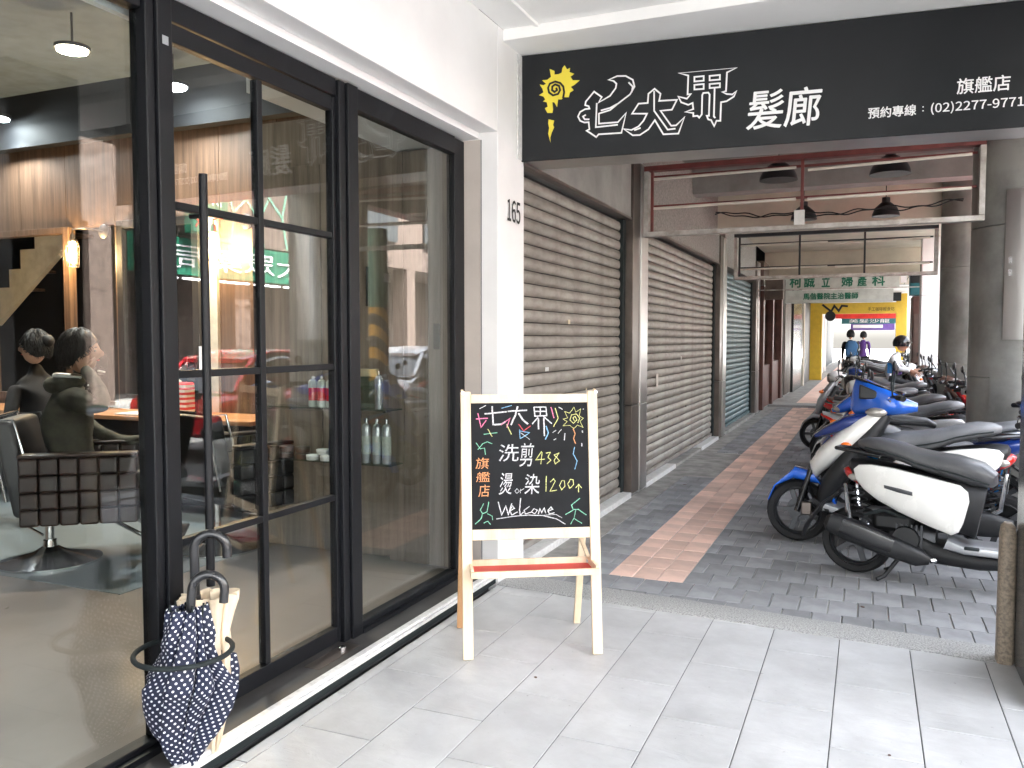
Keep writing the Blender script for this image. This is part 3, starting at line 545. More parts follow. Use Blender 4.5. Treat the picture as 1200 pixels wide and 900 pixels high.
for y0, y1 in ((2.307, 2.760), (2.796, 3.273)):
    for i in range(4):
        B(-2.319, y0, zz[2 * i], -2.311, y1, zz[2 * i + 1]).build('door_pane', 'glass', dr, world=True)
hd = MB().tube([(-2.235, 2.385, .585), (-2.235, 2.385, 2.10)], .016, 12).build('bar_handle', 'black_frame', dr, world=True, smooth=True)
for z in (.75, 1.95): MB().tube([(-2.235, 2.385, z), (-2.298, 2.385, z)], .009, 8).build('handle_bracket', 'black_frame', dr, world=True)
B(-2.309, 2.425, 1.385, -2.306, 2.475, 1.475).build('push_sticker', 'sign_white', dr, world=True)
lettering('推', (-2.306, 2.425, 1.385), (0, 1, 0), (0, 0, 1), (.01, .02, .04, .075), 'sign_black', dr, 'sticker_lettering')
fl = root('floor_spring_cover', (-2.22, 3.2, .052), 'small steel floor spring plate on the doorstep beside the door', 'door hardware')
B(-2.27, 2.98, .052, -2.19, 3.30, .0545).build('cover_plate', 'bronze', fl, world=True); MB().lathe([(.018, .054), (.018, .066), (.012, .07)], 14, (-2.235, 3.22, 0)).build('pivot_cap', 'chrome', fl, world=True, smooth=True)

# ================================================================ the charcoal sign
sg = root('salon_sign', (-2.065, 5.0, 2.635), 'long charcoal shop sign with white lettering and a yellow spiral shell, under the ceiling', 'sign')
SO = Vector((-2.065, 5.0, 0)); SU = Vector((2.8, .235, 0)).normalized(); SB_ = Vector((-SU.y, SU.x, 0)); SN = -SB_
SL = 3.35
def sbox(u0, u1, d0, d1, z0, z1):
    mb = MB(); v = [SO + SU * u + SB_ * d + Vector((0, 0, z)) for z in (z0, z1) for d in (d0, d1) for u in (u0, u1)]
    return mb.add(v, [(0, 2, 3, 1), (4, 5, 7, 6), (0, 1, 5, 4), (2, 6, 7, 3), (0, 4, 6, 2), (1, 3, 7, 5)])
sbox(0, SL, 0, .02, 2.635, 3.297).build('sign_face', 'sign_black', sg, world=True, bev=.002)
sbox(0.0, SL, .0205, .36, 2.650, 3.297).build('sign_box', 'steel', sg, world=True)
sbox(0.0, SL, .362, .372, 2.655, 3.30).build('back_edge', 'oxide', sg, world=True)
B(-2.066, 4.93, 2.64, -2.058, 4.996, 3.29).build('sign_shade_strip', 'white_strip', sg, world=True)  # thin strip modelled in place of the sign's shadow and reflection on the pier
SV = (0, 0, 1)
for nm, ls in (('logo_outline', QI), ('logo_outline', DA), ('logo_outline', JIE)):
    ribbon(ls, SO, SU, SV, .0095, .003).build(nm, 'sign_white', sg, world=True)
def flat(poly, m, nm, off, root_, O=SO, U=SU, V=SV):
    U_ = Vector(U).normalized(); V_ = Vector(V).normalized(); N = U_.cross(V_)
    from mathutils.geometry import tessellate_polygon
    tri = tessellate_polygon([[Vector((a, b, 0)) for a, b in poly]])
    return MB().add([Vector(O) + U_ * a + V_ * b + N * off for a, b in poly], tri).build(nm, m, root_, world=True)
flat(SHELL, 'yellow', 'shell_emblem', .003, sg); flat(TAIL, 'yellow', 'shell_drop', .003, sg)
ribbon([SPIRAL], SO, SU, SV, .013, .005).build('shell_spiral', 'sign_black', sg, world=True)
lettering('髮', SO, SU, SV, (1.383, 2.727, 1.580, 2.946), 'sign_white', sg, bold=.0022, slant=.08, off=.003)
lettering('廊', SO, SU, SV, (1.592, 2.727, 1.782, 2.944), 'sign_white', sg, bold=.0022, slant=.08, off=.003)
lettering('旗艦店', SO, SU, SV, (2.487, 2.832, 2.742, 2.915), 'sign_white', sg, bold=.0012, off=.003)
lettering('預約專線', SO, SU, SV, (2.043, 2.738, 2.287, 2.797), 'sign_white', sg, bold=.0012, off=.003)
lettering(':', SO, SU, SV, (2.318, 2.755, 2.326, 2.783), 'sign_white', sg, off=.003)
lettering('(02)2277-9771', SO, SU, SV, (2.362, 2.733, 2.808, 2.797), 'sign_white', sg, bold=.0009, off=.003)

# ================================================================ neighbouring shops: pillars, shutters, lintels
def shutter(y0, y1, m, label, z1=2.63, x=-2.17, holes=False):
    r = root('roller_shutter', (x, (y0 + y1) / 2, 0), label, 'roller shutter', 'closed roller shutters along the arcade')
    p = .0895; n = int((z1 - .10) / p); proto = None; L = y1 - y0
    pr = []
    for k in range(9):
        t = k / 8; pr.append((.015 * math.sin(PI * t) ** .6 if 0 < t < 1 else 0, t * (p - .007)))
    pr = [(-.006, 0)] + pr + [(-.006, p - .007)]
    for i in range(n):
        if not proto:
            proto = MB().prism(pr, -L / 2, L / 2).xf(Matrix.Identity(4)).build('slat', m, r, smooth=True, sharp=50); o = proto
        else: o = share(proto, r, 'slat')
        o.location = (random.uniform(-.001, .001), 0, .10 + i * p)
    B(-.02, -L / 2, .055, .028, L / 2, .098).build('bottom_bar', m, r, bev=.004)
    B(-.05, -L / 2, .05, -.03, L / 2, z1).build('backing', 'black_matt', r)
    for q in range(2):
        yy = L * (-.30 + .36 * q); B(.022, yy - .03, .10 + 6 * p, .030, yy + .03, .10 + 6 * p + .02).build('lock_plate', 'bronze', r)
    return r
shutter(5.06, 7.66, 'shutter', 'wide grey brown roller shutter closest to the white pier')
shutter(8.30, 12.70, 'shutter', 'grey brown roller shutter between the two bronze pillars')
shutter(13.36, 17.05, 'shutter_blue', 'blue green roller shutter further down the arcade')
def pillar(y0, y1, label, h=3.2, xf=-2.045):
    r = root('shop_pillar', (-2.12, (y0 + y1) / 2, 0), label, 'pillar', 'metal clad pillars between the shops')
    B(-2.25, y0, .02, xf - .012, y0 + .26, .87).build('lower_cladding', 'bronze', r, world=True, bev=.004)
    B(-2.25, y0, .876, xf - .012, y0 + .26, h).build('upper_cladding', 'bronze', r, world=True, bev=.004)
    B(-2.25, y0 + .263, .02, xf, y1, .87).build('lower_cladding', 'steel', r, world=True, bev=.004)
    B(-2.25, y0 + .263, .876, xf, y1, h).build('upper_cladding', 'steel', r, world=True, bev=.004)
    B(-2.22, y0 - .09, .05, -2.13, y0 - .002, 2.62).build('guide_rail', 'rubber', r, world=True)
pillar(7.74, 8.28, 'bronze and steel clad pillar between the two grey brown shutters')
pillar(12.79, 13.34, 'narrow looking metal pillar between the grey brown and the blue green shutter', 3.05)
pillar(17.14, 17.68, 'metal pillar at the far end of the blue green shutter', 3.05)
struct('shutter_kerb', B(-2.25, 5.06, -.05, -2.045, 7.70, .05).box(-2.25, 8.3, -.05, -2.045, 9.7, .05).box(-2.25, 11.4, -.05, -2.045, 12.74, .05), 'white_strip', bev=.006)
struct('sunken_kerb', B(-2.25, 9.70, -.05, -2.06, 11.4, .03).box(-2.25, 13.36, -.05, -2.05, 17.1, .05), 'screed')
struct('lintel_wall', B(-2.4, 5.06, 2.64, -2.08, 7.735, 3.9).box(-2.4, 7.745, 3.2, -2.08, 8.28, 3.9), 'lintel')
struct('mosaic_wall', B(-2.4, 8.285, 2.64, -2.08, 12.785, 3.9).box(-2.4, 13.345, 2.66, -2.08, 17.135, 3.9), 'mosaic')
struct('lintel_trim', B(-2.12, 5.06, 2.622, -2.07, 7.735, 2.645).box(-2.12, 8.285, 2.62, -2.07, 12.785, 2.645), 'bronze')
struct('neighbour_wall', B(-2.6, 5.06, -.05, -2.26, 62, 3.9), 'black_band')
for i, (yy, zz, a, b, m) in enumerate(((5.66, 1.27, .022, .03, 'sign_white'), (5.70, 1.27, .02, .03, 'sign_white'), (6.6, 1.08, .03, .02, 'ivory'), (9.1, .98, .10, .14, 'beige'), (10.4, 1.25, .06, .04, 'paper'), (6.15, 1.62, .05, .035, 'ivory'))):
    tag(B(-2.149, yy, zz, -2.1465, yy + a, zz + b).build('sticker', m), ('left', 'right', 'low cream', 'faded beige', 'far pale', 'upper cream')[i] + (' of the two tiny white stickers on the nearest shutter' if i < 2 else ' sticker stuck on the ' + ('nearest' if yy < 8 else 'second') + ' grey brown shutter'), 'sticker')
# ceilings of the neighbouring bays
struct('concrete_ceiling', B(-2.08, 5.3, 3.62, 1.75, 12.75, 3.9), 'concrete')
struct('cream_ceiling', B(-2.08, 12.75, 3.35, 1.75, 19.0, 3.9), 'cream_ceiling')
struct('cross_beam', B(-2.08, 10.7, 3.33, 1.75, 11.0, 3.62).box(-2.08, 8.1, 3.42, 1.75, 8.4, 3.62), 'lintel')
struct('cross_beam_far', B(-2.08, 12.6, 3.12, 1.75, 12.9, 3.9), 'cream_ceiling')
struct('street_beam', B(1.62, 5.3, 3.32, 1.9, 62, 3.9), 'lintel')
gc = struct('grid_ceiling', B(-2.08, 19.0, 3.10, 1.75, 27, 3.9), 'black_matt')
gp = None
for i in range(9):
    for j in range(12):
        if gp is None: gp = MB().box(-.2, -.31, -.012, .2, .31, 0).build('ceiling_panel', 'cream_ceiling', gc); o = gp
        else: o = share(gp, gc, 'ceiling_panel')
        o.location = (-1.86 + i * .425, 19.33 + j * .64, 3.10)
struct('far_ceiling', B(-2.08, 27, 3.15, 1.75, 62, 3.9), 'white_ceiling')
struct('far_cross_wall', B(-2.08, 18.7, 2.86, 1.75, 19.0, 3.35), 'cream_ceiling')

# open sign frames with bare tubes
def sign_frame(x0, x1, y, z0, z1, label, nv, rows, inner):
    r = root('open_sign_frame', ((x0 + x1) / 2, y, z0), label, 'sign frame', 'empty sign box frames hanging across the arcade')
    t = .045; d = .10
    B(x0, y, z0, x1, y + d, z0 + t).build('bottom_rail', 'frame_white', r, bev=.004, world=True)
    B(x0, y, z1 - t, x1, y + d, z1).build('top_rail', inner, r, world=True)
    B(x0, y, z0 + t + .002, x0 + t, y + d, z1 - t - .002).build('side_rail', 'frame_white', r, bev=.004, world=True)
    B(x1 - t, y, z0 + t + .002, x1, y + d, z1 - t - .002).build('side_rail', 'frame_white', r, bev=.004, world=True)
    for i in range(nv):
        xx = x0 + t + .01 + (x1 - x0 - 2 * t - .02) * (i / nv if nv > 1 else .5)
        if i == 0 and nv > 1: xx += .02
        B(xx - .013, y + .02, z0 + t + .002, xx + .013, y + .05, z1 - t - .002).build('upright', inner, r, world=True)
    for k, zz in enumerate(rows):
        MB().bar((x0 + .06, y + .065, zz + .022), (x1 - .06, y + .065, zz + .022), .03, .02).build('tube_batten', 'oxide' if inner == 'oxide' else 'black_matt', r, world=True)
        a = x0 + .07; b = x1 - .10; mid = (a + b) / 2
        for q, (s0, s1) in enumerate(((a, mid - .04), (mid + .06, b))):
            MB().tube([(s0, y + .045, zz - (.02 if k % 2 else 0) * q), (s1, y + .045, zz + .01)], .013, 8).build('fluorescent_tube', 'tube_off', r, world=True, smooth=True)
    return r
sign_frame(-2.02, .865, 7.98, 2.49, 3.16, 'large empty sign frame with bare white tubes and red uprights, right behind the charcoal sign', 2, (2.76, 3.04), 'oxide')
sign_frame(-1.83, .83, 12.55, 2.37, 3.03, 'smaller empty sign frame with thin black bars, second one down the arcade', 3, (2.52, 2.86), 'black_matt')
tg = tag(MB().box(-.64, 7.965, 2.53, -.55, 7.978, 2.66).build('paper_tag', 'paper'), 'small pale paper tag tied to the large empty sign frame', 'tag')
# pendant lamps
def pendant(x, y, z, r0, zc, label):
    r = root('pendant_lamp', (x, y, z), label, 'lamp', 'dome lamps hanging from the arcade ceiling')
    MB().lathe([(r0, 0), (r0 * .97, .035), (r0 * .8, .11), (r0 * .45, .165), (.05, .185), (.05, .24), (.02, .25)], 26).build('shade', 'lamp_dome', r, smooth=True)
    MB().lathe([(.055, .02), (.04, .05), (.03, .12)], 12).build('bulb', 'tube_off', r, smooth=True)
    MB().tube([(0, 0, .24), (0, 0, zc - z)], .006, 6).build('cord', 'rubber', r)
pendant(-.89, 9.1, 3.14, .19, 3.62, 'left dome lamp of the nearer pair hanging from the concrete ceiling')
pendant(.16, 9.1, 3.12, .19, 3.62, 'right dome lamp of the nearer pair hanging from the concrete ceiling')
pendant(-.84, 12.0, 3.11, .17, 3.62, 'left dome lamp of the farther pair beyond the cross beam')
pendant(.17, 12.0, 3.10, .17, 3.62, 'right dome lamp of the farther pair beyond the cross beam')
cb = MB()
for k in range(2):
    p = [(-1.9 + 2.9 * i / 60, 11.3 + .05 * k, 3.15 + .025 * math.sin(i * .33 + k * 1.7) + .012 * math.sin(i * .9 + k) - .06 * math.sin(PI * i / 60)) for i in range(61)]
    cb.tube(p, .008, 6)
tag(cb.build('cable_bundle', 'rubber', smooth=True), 'sagging black cables strung across the arcade below the concrete ceiling', 'cable')

# ================================================================ columns on the street side
def round_col(x, y, r, h, label, m='steel_col', panel=True):
    ro = root('round_column', (x, y, 0), label, 'column', 'round columns on the street side')
    MB().lathe([(r, 0), (r, 1.18)], 48).build('lower_sheet', m, ro, smooth=True)
    MB().lathe([(r, 1.186), (r, 2.44)], 48).build('upper_sheet', m, ro, smooth=True)
    MB().lathe([(r, 2.446), (r, h)], 48).build('top_sheet', m, ro, smooth=True)
    return ro
def arc_panel(ro, r, a0, a1, z0, z1, m, nm, th=.012):
    rg = []
    for i in range(13):
        a = R(a0 + (a1 - a0) * i / 12); c, s = math.cos(a), math.sin(a)
        rg.append([((r + q) * c, (r + q) * s, z) for q, z in ((0, z0), (th, z0), (th, z1), (0, z1))])
    return MB().rings(rg).build(nm, m, ro, smooth=True, sharp=30)
c1 = round_col(1.26, 8.3, .46, 3.62, 'big round steel clad column with a cabinet door, behind the nearest scooters')
arc_panel(c1, .462, 238, 285, 1.50, 2.72, 'steel', 'cabinet_door')
arc_panel(c1, .464, 226, 300, .95, 1.22, 'steel_col', 'sheet_band', .006)
for z in (2.12, 2.02): arc_panel(c1, .475, 242, 244.5, z, z + .05, 'chrome', 'latch')
MB().tube([(.02, -.50, .2), (.02, -.50, .98)], .012, 8).build('conduit', 'frame_white', c1, smooth=True)
round_col(1.24, 12.6, .38, 3.62, 'plain round steel column just left of the big cabinet column')
wc = root('white_column', (1.02, 17.1, 0), 'white tiled square column in bright light beyond the two steel columns', 'column')
B(.86, 16.9, 0, 1.30, 17.35, 3.35).build('column_shaft', 'white_wall', wc, world=True, bev=.01)
for z in (1.2, 2.3): B(.857, 16.897, z, 1.303, 17.353, z + .004).build('tile_joint', 'joint', wc, world=True)
MB().tube([(.84, 16.9, .4), (.84, 16.9, 2.9)], .012, 6).build('pipe', 'bronze', wc, world=True)
dc = root('charcoal_column', (.95, 4.15, 0), 'charcoal glazed column at the right edge of the picture', 'column')
B(.645, 3.86, 0, 1.25, 4.42, 3.37).build('column_shaft', 'dark_col', dc, world=True, bev=.012)
gs = root('stone_guard', (.615, 4.42, 0), 'low tan terrazzo guard stone leaning on the charcoal column', 'guard stone')
MB().loft([(.0, 0, 0, 0, 0)] * 0 or [(.612, .003, .055, .036, 90, 4.42), (.612, .60, .052, .034, 90, 4.42), (.612, .64, .045, .028, 90, 4.42), (.612, .655, .026, .016, 90, 4.42)], 20, 3.5).build('guard_stone_body', 'stone_tan', gs, world=True, smooth=True)
# service cabinets, door fronts and signs further down
def thing_box(nm, label, cat, boxes, group=None):
    x0, y0, z0, x1, y1, z1 = boxes[0][1]; r = root(nm, ((x0 + x1) / 2, (y0 + y1) / 2, z0), label, cat, group)
    for pn, b, m, *bv in boxes: B(*b).build(pn, m, r, world=True, bev=bv[0] if bv else .004)
    return r
thing_box('timber_cabinet', 'red brown timber cabinet standing against the street side beyond the white column', 'cabinet',
 [('carcass', (.78, 18.2, .05, 1.35, 19.2, 2.35), 'brown_door'), ('door_panel', (.80, 18.17, .2, 1.30, 18.198, 2.0), 'brown_paint'), ('top_box', (.72, 18.1, 2.37, 1.3, 18.6, 2.8), 'teal'), ('grille', (.72, 18.08, 2.6, 1.3, 18.098, 2.78), 'black_matt')])
thing_box('timber_shopfront', 'dark red brown timber shopfront past the blue green shutter', 'shopfront',
 [('side_post', (-2.2, 17.75, .05, -1.98, 18.0, 2.6), 'brown_door'), ('panel', (-2.2, 18.0, .05, -2.04, 19.6, .95), 'brown_door'), ('pane', (-2.17, 18.0, .97, -2.09, 19.6, 2.4), 'glass'), ('mid_post', (-2.2, 19.6, .05, -1.98, 19.8, 2.6), 'brown_door'), ('panel', (-2.2, 19.8, .05, -2.04, 21.6, 1.0), 'brown_door'), ('pane', (-2.17, 19.8, 1.02, -2.09, 21.6, 2.4), 'glass'), ('side_post', (-2.2, 21.6, .05, -1.98, 21.9, 2.6), 'brown_door'), ('head', (-2.2, 17.75, 2.61, -1.99, 21.9, 3.1), 'brown_paint')])
thing_box('grey_ribbed_front', 'narrow grey ribbed shopfront beside the black doors', 'shopfront',
 [('wall', (-2.2, 22.0, .05, -1.96, 24.0, 3.1), 'lintel')] + [('rib', (-1.958, 22.05 + .2 * i, .1, -1.93, 22.13 + .2 * i, 3.0), 'bronze') for i in range(9)])
thing_box('black_door_front', 'black shop doors with a pale strip far down the arcade', 'shopfront',
 [('door_leaf', (-2.2, 24.2, .05, -1.90, 27.5, 2.9), 'black_gloss'), ('pale_jamb', (-2.2, 27.6, .05, -1.86, 28.0, 2.9), 'cream_ceiling'), ('door_leaf', (-2.2, 28.1, .05, -1.92, 31.5, 2.9), 'black_matt'), ('handle', (-1.895, 26.9, .9, -1.86, 26.98, 1.8), 'chrome')])
thing_box('yellow_portal', 'yellow shop portal with black lettering spanning the arcade', 'portal',
 [('left_leg', (-1.95, 32, .05, -1.55, 32.4, 3.1), 'sign_yellow'), ('right_leg', (.86, 32, .05, 1.20, 32.4, 3.1), 'sign_yellow'), ('beam', (-1.55, 32, 2.42, .86, 32.4, 2.80), 'sign_yellow')])
yp = bpy.data.objects['yellow_portal']
ribbon([[(.05, 2.75), (.35, 2.5), (.45, 2.7), (.6, 2.52), (.7, 2.7), (.9, 2.68)]], (-1.6, 32, 0), (1, 0, 0), (0, 0, 1), .07, .012).build('zigzag_mark', 'sign_black', yp, world=True)
lettering('手工咖啡輕食坊', (-1.6, 32, 0), (1, 0, 0), (0, 0, 1), (1.55, 2.5, 2.4, 2.64), 'sign_black', yp, off=.012)
bs = thing_box('black_banner', 'black sign with white script above the yellow portal', 'sign', [('panel', (-1.55, 31.7, 2.83, 1.0, 31.85, 3.12), 'sign_black')])
lettering('ノ七日の市集', (-1.55, 31.7, 0), (1, 0, 0), (0, 0, 1), (.9, 2.87, 2.2, 3.08), 'sign_white', bs, off=.01)
tag(MB().lathe([(.17, 30.5), (.17, 30.6)], 24, (-1.22, 0, 2.30), 'y').build('round_sign', 'sign_black', bev=.005), 'small round black sign hanging below the yellow portal beam', 'sign')
rs = thing_box('red_banner', 'long red banner seen through the yellow portal', 'banner', [('panel', (-1.6, 37, 2.36, 1.25, 37.1, 2.66), 'sign_red')])
tl = thing_box('teal_banner', 'narrow teal banner with white marks under the red banner', 'banner', [('panel', (-1.1, 39, 2.18, 1.2, 39.1, 2.42), 'teal')])
lettering('美髮沙龍', (-1.1, 39, 0), (1, 0, 0), (0, 0, 1), (.3, 2.22, 1.9, 2.38), 'sign_white', tl, off=.01)
thing_box('purple_banner', 'purple and white banner hanging farthest down the arcade', 'banner', [('panel', (-.8, 43, 1.95, 1.1, 43.1, 2.3), 'purple'), ('white_panel', (-.7, 42.98, 2.05, .6, 42.998, 2.2), 'sign_white')])
fd = root('cream_folding_doors', (-2.0, 35, .05), 'cream folding doors inside the yellow portal', 'doors')
for i in range(8):
    B(-2.1, 32.6 + i * 1.1, .05, -1.80, 33.55 + i * 1.1, 3.0).build('door_leaf', 'stairs_cream' if i % 3 else 'brown_paint', fd, world=True, bev=.01)
# doctor's sign
dsn = root('clinic_sign', (-.5, 17, 2.2), 'two stacked pale clinic sign boards with green characters hanging across the arcade', 'sign')
B(-1.50, 17, 2.475, -.475, 17.12, 2.72).build('upper_board', 'pale_sign', dsn, world=True, bev=.004)
B(-.470, 17, 2.475, .50, 17.12, 2.72).build('upper_board', 'pale_sign', dsn, world=True, bev=.004)
B(-1.50, 17, 2.20, .40, 17.12, 2.445).build('lower_board', 'pale_sign', dsn, world=True, bev=.004)
B(-2.02, 16.97, 2.452, 1.0, 17.0, 2.470).build('hanging_rail', 'frame_white', dsn, world=True)
B(.52, 17, 2.55, .62, 17.1, 2.72).build('end_box', 'sign_white', dsn, world=True)
for ch, a, b in (('柯', 0.08, .29), ('誠', .34, .53), ('立', .66, .80), ('婦', 1.01, 1.20), ('產', 1.29, 1.44), ('科', 1.54, 1.75)):
    lettering(ch, (-1.50, 17, 0), (1, 0, 0), (0, 0, 1), (a, 2.50, b, 2.70), 'green_ink', dsn, bold=.006, off=.008)
lettering('馬偕醫院主治醫師', (-1.50, 17, 0), (1, 0, 0), (0, 0, 1), (.33, 2.265, 1.30, 2.385), 'green_ink', dsn, bold=.004, off=.008)
thing_box('side_sign_box', 'small brown sign box left of the clinic sign', 'sign box', [('box', (-1.98, 17.9, 2.32, -1.62, 18.0, 2.72), 'facade_brown')])
# ================================================================ chalkboard easel
EL = Vector((-1.699, 3.44, 0)); EU = Vector((.535, .308, 0)).normalized(); EN = Vector((EU.y, -EU.x, 0))
EV = (Vector((0, 0, 1.26)) - EN * .16).normalized(); EF = EU.cross(EV)      # EF points to the viewer side
ez = root('chalkboard_easel', tuple(EL + EU * .32 - EN * .2), 'pale pine easel with a chalkboard menu and a red tray, standing on the slate tiles', 'easel')
def eb(nm, u0, u1, v0, v1, d0, d1, m='pine', bev=.0025):
    mb = MB(); v = [EL + EU * u + EV * vv + EF * d for vv in (v0, v1) for d in (d0, d1) for u in (u0, u1)]
    return mb.add(v, [(0, 2, 3, 1), (4, 5, 7, 6), (0, 1, 5, 4), (2, 6, 7, 3), (0, 4, 6, 2), (1, 3, 7, 5)]).build(nm, m, ez, bev=bev, world=True)
eb('front_leg', -.012, .036, .004, 1.262, -.022, 0); eb('front_leg', .605, .653, .004, 1.262, -.022, 0)
eb('top_rail', .037, .604, 1.206, 1.248, -.02, -.002); eb('bottom_rail', .037, .604, .556, .606, -.02, -.002)
bd = eb('blackboard', .037, .604, .606, 1.206, -.014, -.008, 'blackboard', 0)
for c in sorted(set(q[0] for q in CHALK)):
    k = 0
    def wob(ln):
        out = []
        for i in range(len(ln) - 1):
            for t in (0, .25, .5, .75):
                out.append((ln[i][0] + (ln[i + 1][0] - ln[i][0]) * t + random.uniform(-.0007, .0007), ln[i][1] + (ln[i + 1][1] - ln[i][1]) * t + random.uniform(-.0007, .0007)))
        out.append(ln[-1]); return out
    for cc, wd, ln in CHALK:
        if cc != c: continue
        k += 1
        ribbon([wob(ln)], EL, EU, EV, wd * random.uniform(.85, 1.15), -.0078 + .00004 * k).build('chalk_stroke', 'chalk_' + c, ez, world=True)
for ch, r_, m, rot in (('洗', (.165, .926, .262, 1.008), 'white', .1), ('剪', (.266, .900, .330, 1.012), 'white', .1), ('燙', (.165, .768, .226, .872), 'white', .12), ('染', (.288, .768, .360, .864), 'white', .08),
                      ('旗', (.056, .893, .118, .946), 'orange', .08), ('艦', (.058, .830, .122, .878), 'orange', .08), ('店', (.068, .760, .120, .818), 'orange', .08)):
    lettering(ch, EL, EU, EV, r_, 'chalk_' + m, ez, 'chalk_lettering', off=-.0072, slant=rot)
# back legs, hinged near the top
for u in (.012, .629):
    a = EL + EU * (u - .012) - EN * .46 + Vector((0, 0, .003)); b = EL + EU * u + EV * 1.19 - EF * .034
    MB().bar(a, b, .034, .022, up=EN).build('back_leg', 'pine_dark' if u < .1 else 'pine', ez, bev=.002, world=True)
for u in (.0, .645):
    MB().tube([EL + EU * u + EV * 1.255 + EF * .004, EL + EU * u + EV * 1.255 - EF * .03], .008, 8).build('hinge_bolt', 'chrome', ez, world=True)
    MB().ell(EL + EU * (u - .004) + EV * 1.268 - EF * .012, (.008, .008, .006), 8, 5).build('cap', 'pine', ez, world=True, smooth=True)
# tray
def tp(u, v, d): return EL + EU * u + Vector((0, 0, v)) + EN * d
tr = MB()
def tb(nm, u0, u1, z0, z1, d0, d1, m='pine', bev=.002):
    base = -.075
    mb = MB(); v = [tp(u, z, base + d) for z in (z0, z1) for d in (d0, d1) for u in (u0, u1)]
    return mb.add(v, [(0, 2, 3, 1), (4, 5, 7, 6), (0, 1, 5, 4), (2, 6, 7, 3), (0, 4, 6, 2), (1, 3, 7, 5)]).build(nm, m, ez, bev=bev, world=True)
tb('tray_front', .02, .622, .405, .435, .12, .135); tb('tray_back', .04, .60, .405, .44, -.075, -.06)
tb('tray_side', .022, .036, .405, .445, -.058, .118); tb('tray_side', .606, .620, .405, .445, -.058, .118)
tb('tray_floor', .037, .605, .407, .412, -.058, .118, 'red_tray', 0)
MB().bar(tp(.612, .43, -.14), tp(.60, .50, -.28), .018, .012).build('brace', 'pine', ez, world=True)

# ================================================================ umbrellas in a wall ring
RC = Vector((-2.125, 2.135, .44))
ur = root('umbrella_ring', (-2.25, 2.2, .44), 'thin black metal umbrella ring fixed to the shopfront post', 'umbrella holder')
MB().tube([RC + Vector((.158 * math.cos(2 * PI * k / 48), .158 * math.sin(2 * PI * k / 48), 0)) for k in range(49)], .009, 10, caps=False).build('ring', 'rubber', ur, world=True, smooth=True)
MB().tube([RC + Vector((-.11, .11, 0)), (-2.25, 2.225, .44)], .008, 8).build('arm', 'rubber', ur, world=True)
MB().box(-2.262, 2.20, .41, -2.250, 2.25, .47).build('wall_plate', 'rubber', ur, world=True, bev=.002)
def crook(base, top, dirv, r, rt, ext=.0, n=14, up_=None):
    """J shaped handle: straight up from base then a half turn of radius r along dirv"""
    base = Vector(base); top = Vector(top); ax = (top - base).normalized(); d = Vector(dirv); d = (d - ax * d.dot(ax)).normalized()
    c = top + d * r; pts = [base, base.lerp(top, .5), top] + [c - d * r * math.cos(PI * k / n) + ax * r * math.sin(PI * k / n) for k in range(1, n + 1)]
    pts.append(pts[-1] - ax * ext); return pts
def pleated(axis0, axis1, prof, pleats, amp, tw, lobe=0, seed=1, per=14, ecc=(1, 1)):
    """folded umbrella canopy: pleated cone around an axis; prof = [(t, radius)], one column block per panel"""
    rr = random.Random(seed); a0, a1 = Vector(axis0), Vector(axis1); ax = (a1 - a0).normalized(); n = per * pleats
    x = ax.cross(Vector((0, 1, 0))).normalized(); y = ax.cross(x); ph = [rr.uniform(-.35, .35) for _ in range(pleats)]
    P2 = [prof[0]]
    for q in prof[1:]:
        p0 = P2[-1]; P2 += [((p0[0] + q[0]) / 2, (p0[1] + q[1]) / 2), q]
    rg = []
    for t, r in P2:
        ring = []
        for k in range(n):
            i, f = divmod(k, per); f /= per; a = 2 * PI * k / n + tw * t
            saw = math.sin(PI * f) ** .6 * (1 + .25 * math.sin(2 * PI * f + ph[i] * 6 + 5 * t))
            rad = r * (1 - amp + amp * saw * (1 + ph[i])) * (1 + lobe * math.sin(a * 2 + 7 * t + seed))
            ring.append(a0.lerp(a1, t) + x * rad * math.cos(a + .25 * saw) * ecc[0] + y * rad * math.sin(a + .25 * saw) * ecc[1] + ax * .006 * math.sin(5 * a + seed))
        rg.append(ring)
    return rg, per
def cloth(rgp, name, m, parent, usc=52):
    rg, per = rgp; mb = MB().rings(rg, caps=False); o = mb.build(name, m, parent, smooth=True, world=True, sharp=80)
    me = o.data; uvl = me.uv_layers.new(name='UVMap'); n = len(rg[0]); R_ = [[Vector(p) for p in r] for r in rg]
    V = [[0] * n]
    for i in range(1, len(rg)): V.append([V[-1][k] + (R_[i][k] - R_[i - 1][k]).length for k in range(n)])
    for p in me.polygons:
        ids = [me.loops[l].vertex_index for l in p.loop_indices]; ks = [v % n for v in ids]; k0 = min(ks)
        if max(ks) - min(ks) > n / 2: k0 = n - 1
        b = (k0 // per) * per; c = b + per // 2
        for l, v in zip(p.loop_indices, ids):
            i, k = divmod(v, n); kk = k + n if (k0 == n - 1 and k < n / 2) else k
            u = 0; st_ = 1 if kk > c else -1
            for q in range(min(kk, c), max(kk, c)): u += (R_[i][(q + 1) % n] - R_[i][q % n]).length
            uvl.data[l].uv = (st_ * u * usc + 3.3 * (b // per), V[i][c % n] * usc)
    sol = o.modifiers.new('thick', 'SOLIDIFY'); sol.thickness = .0012
    return o
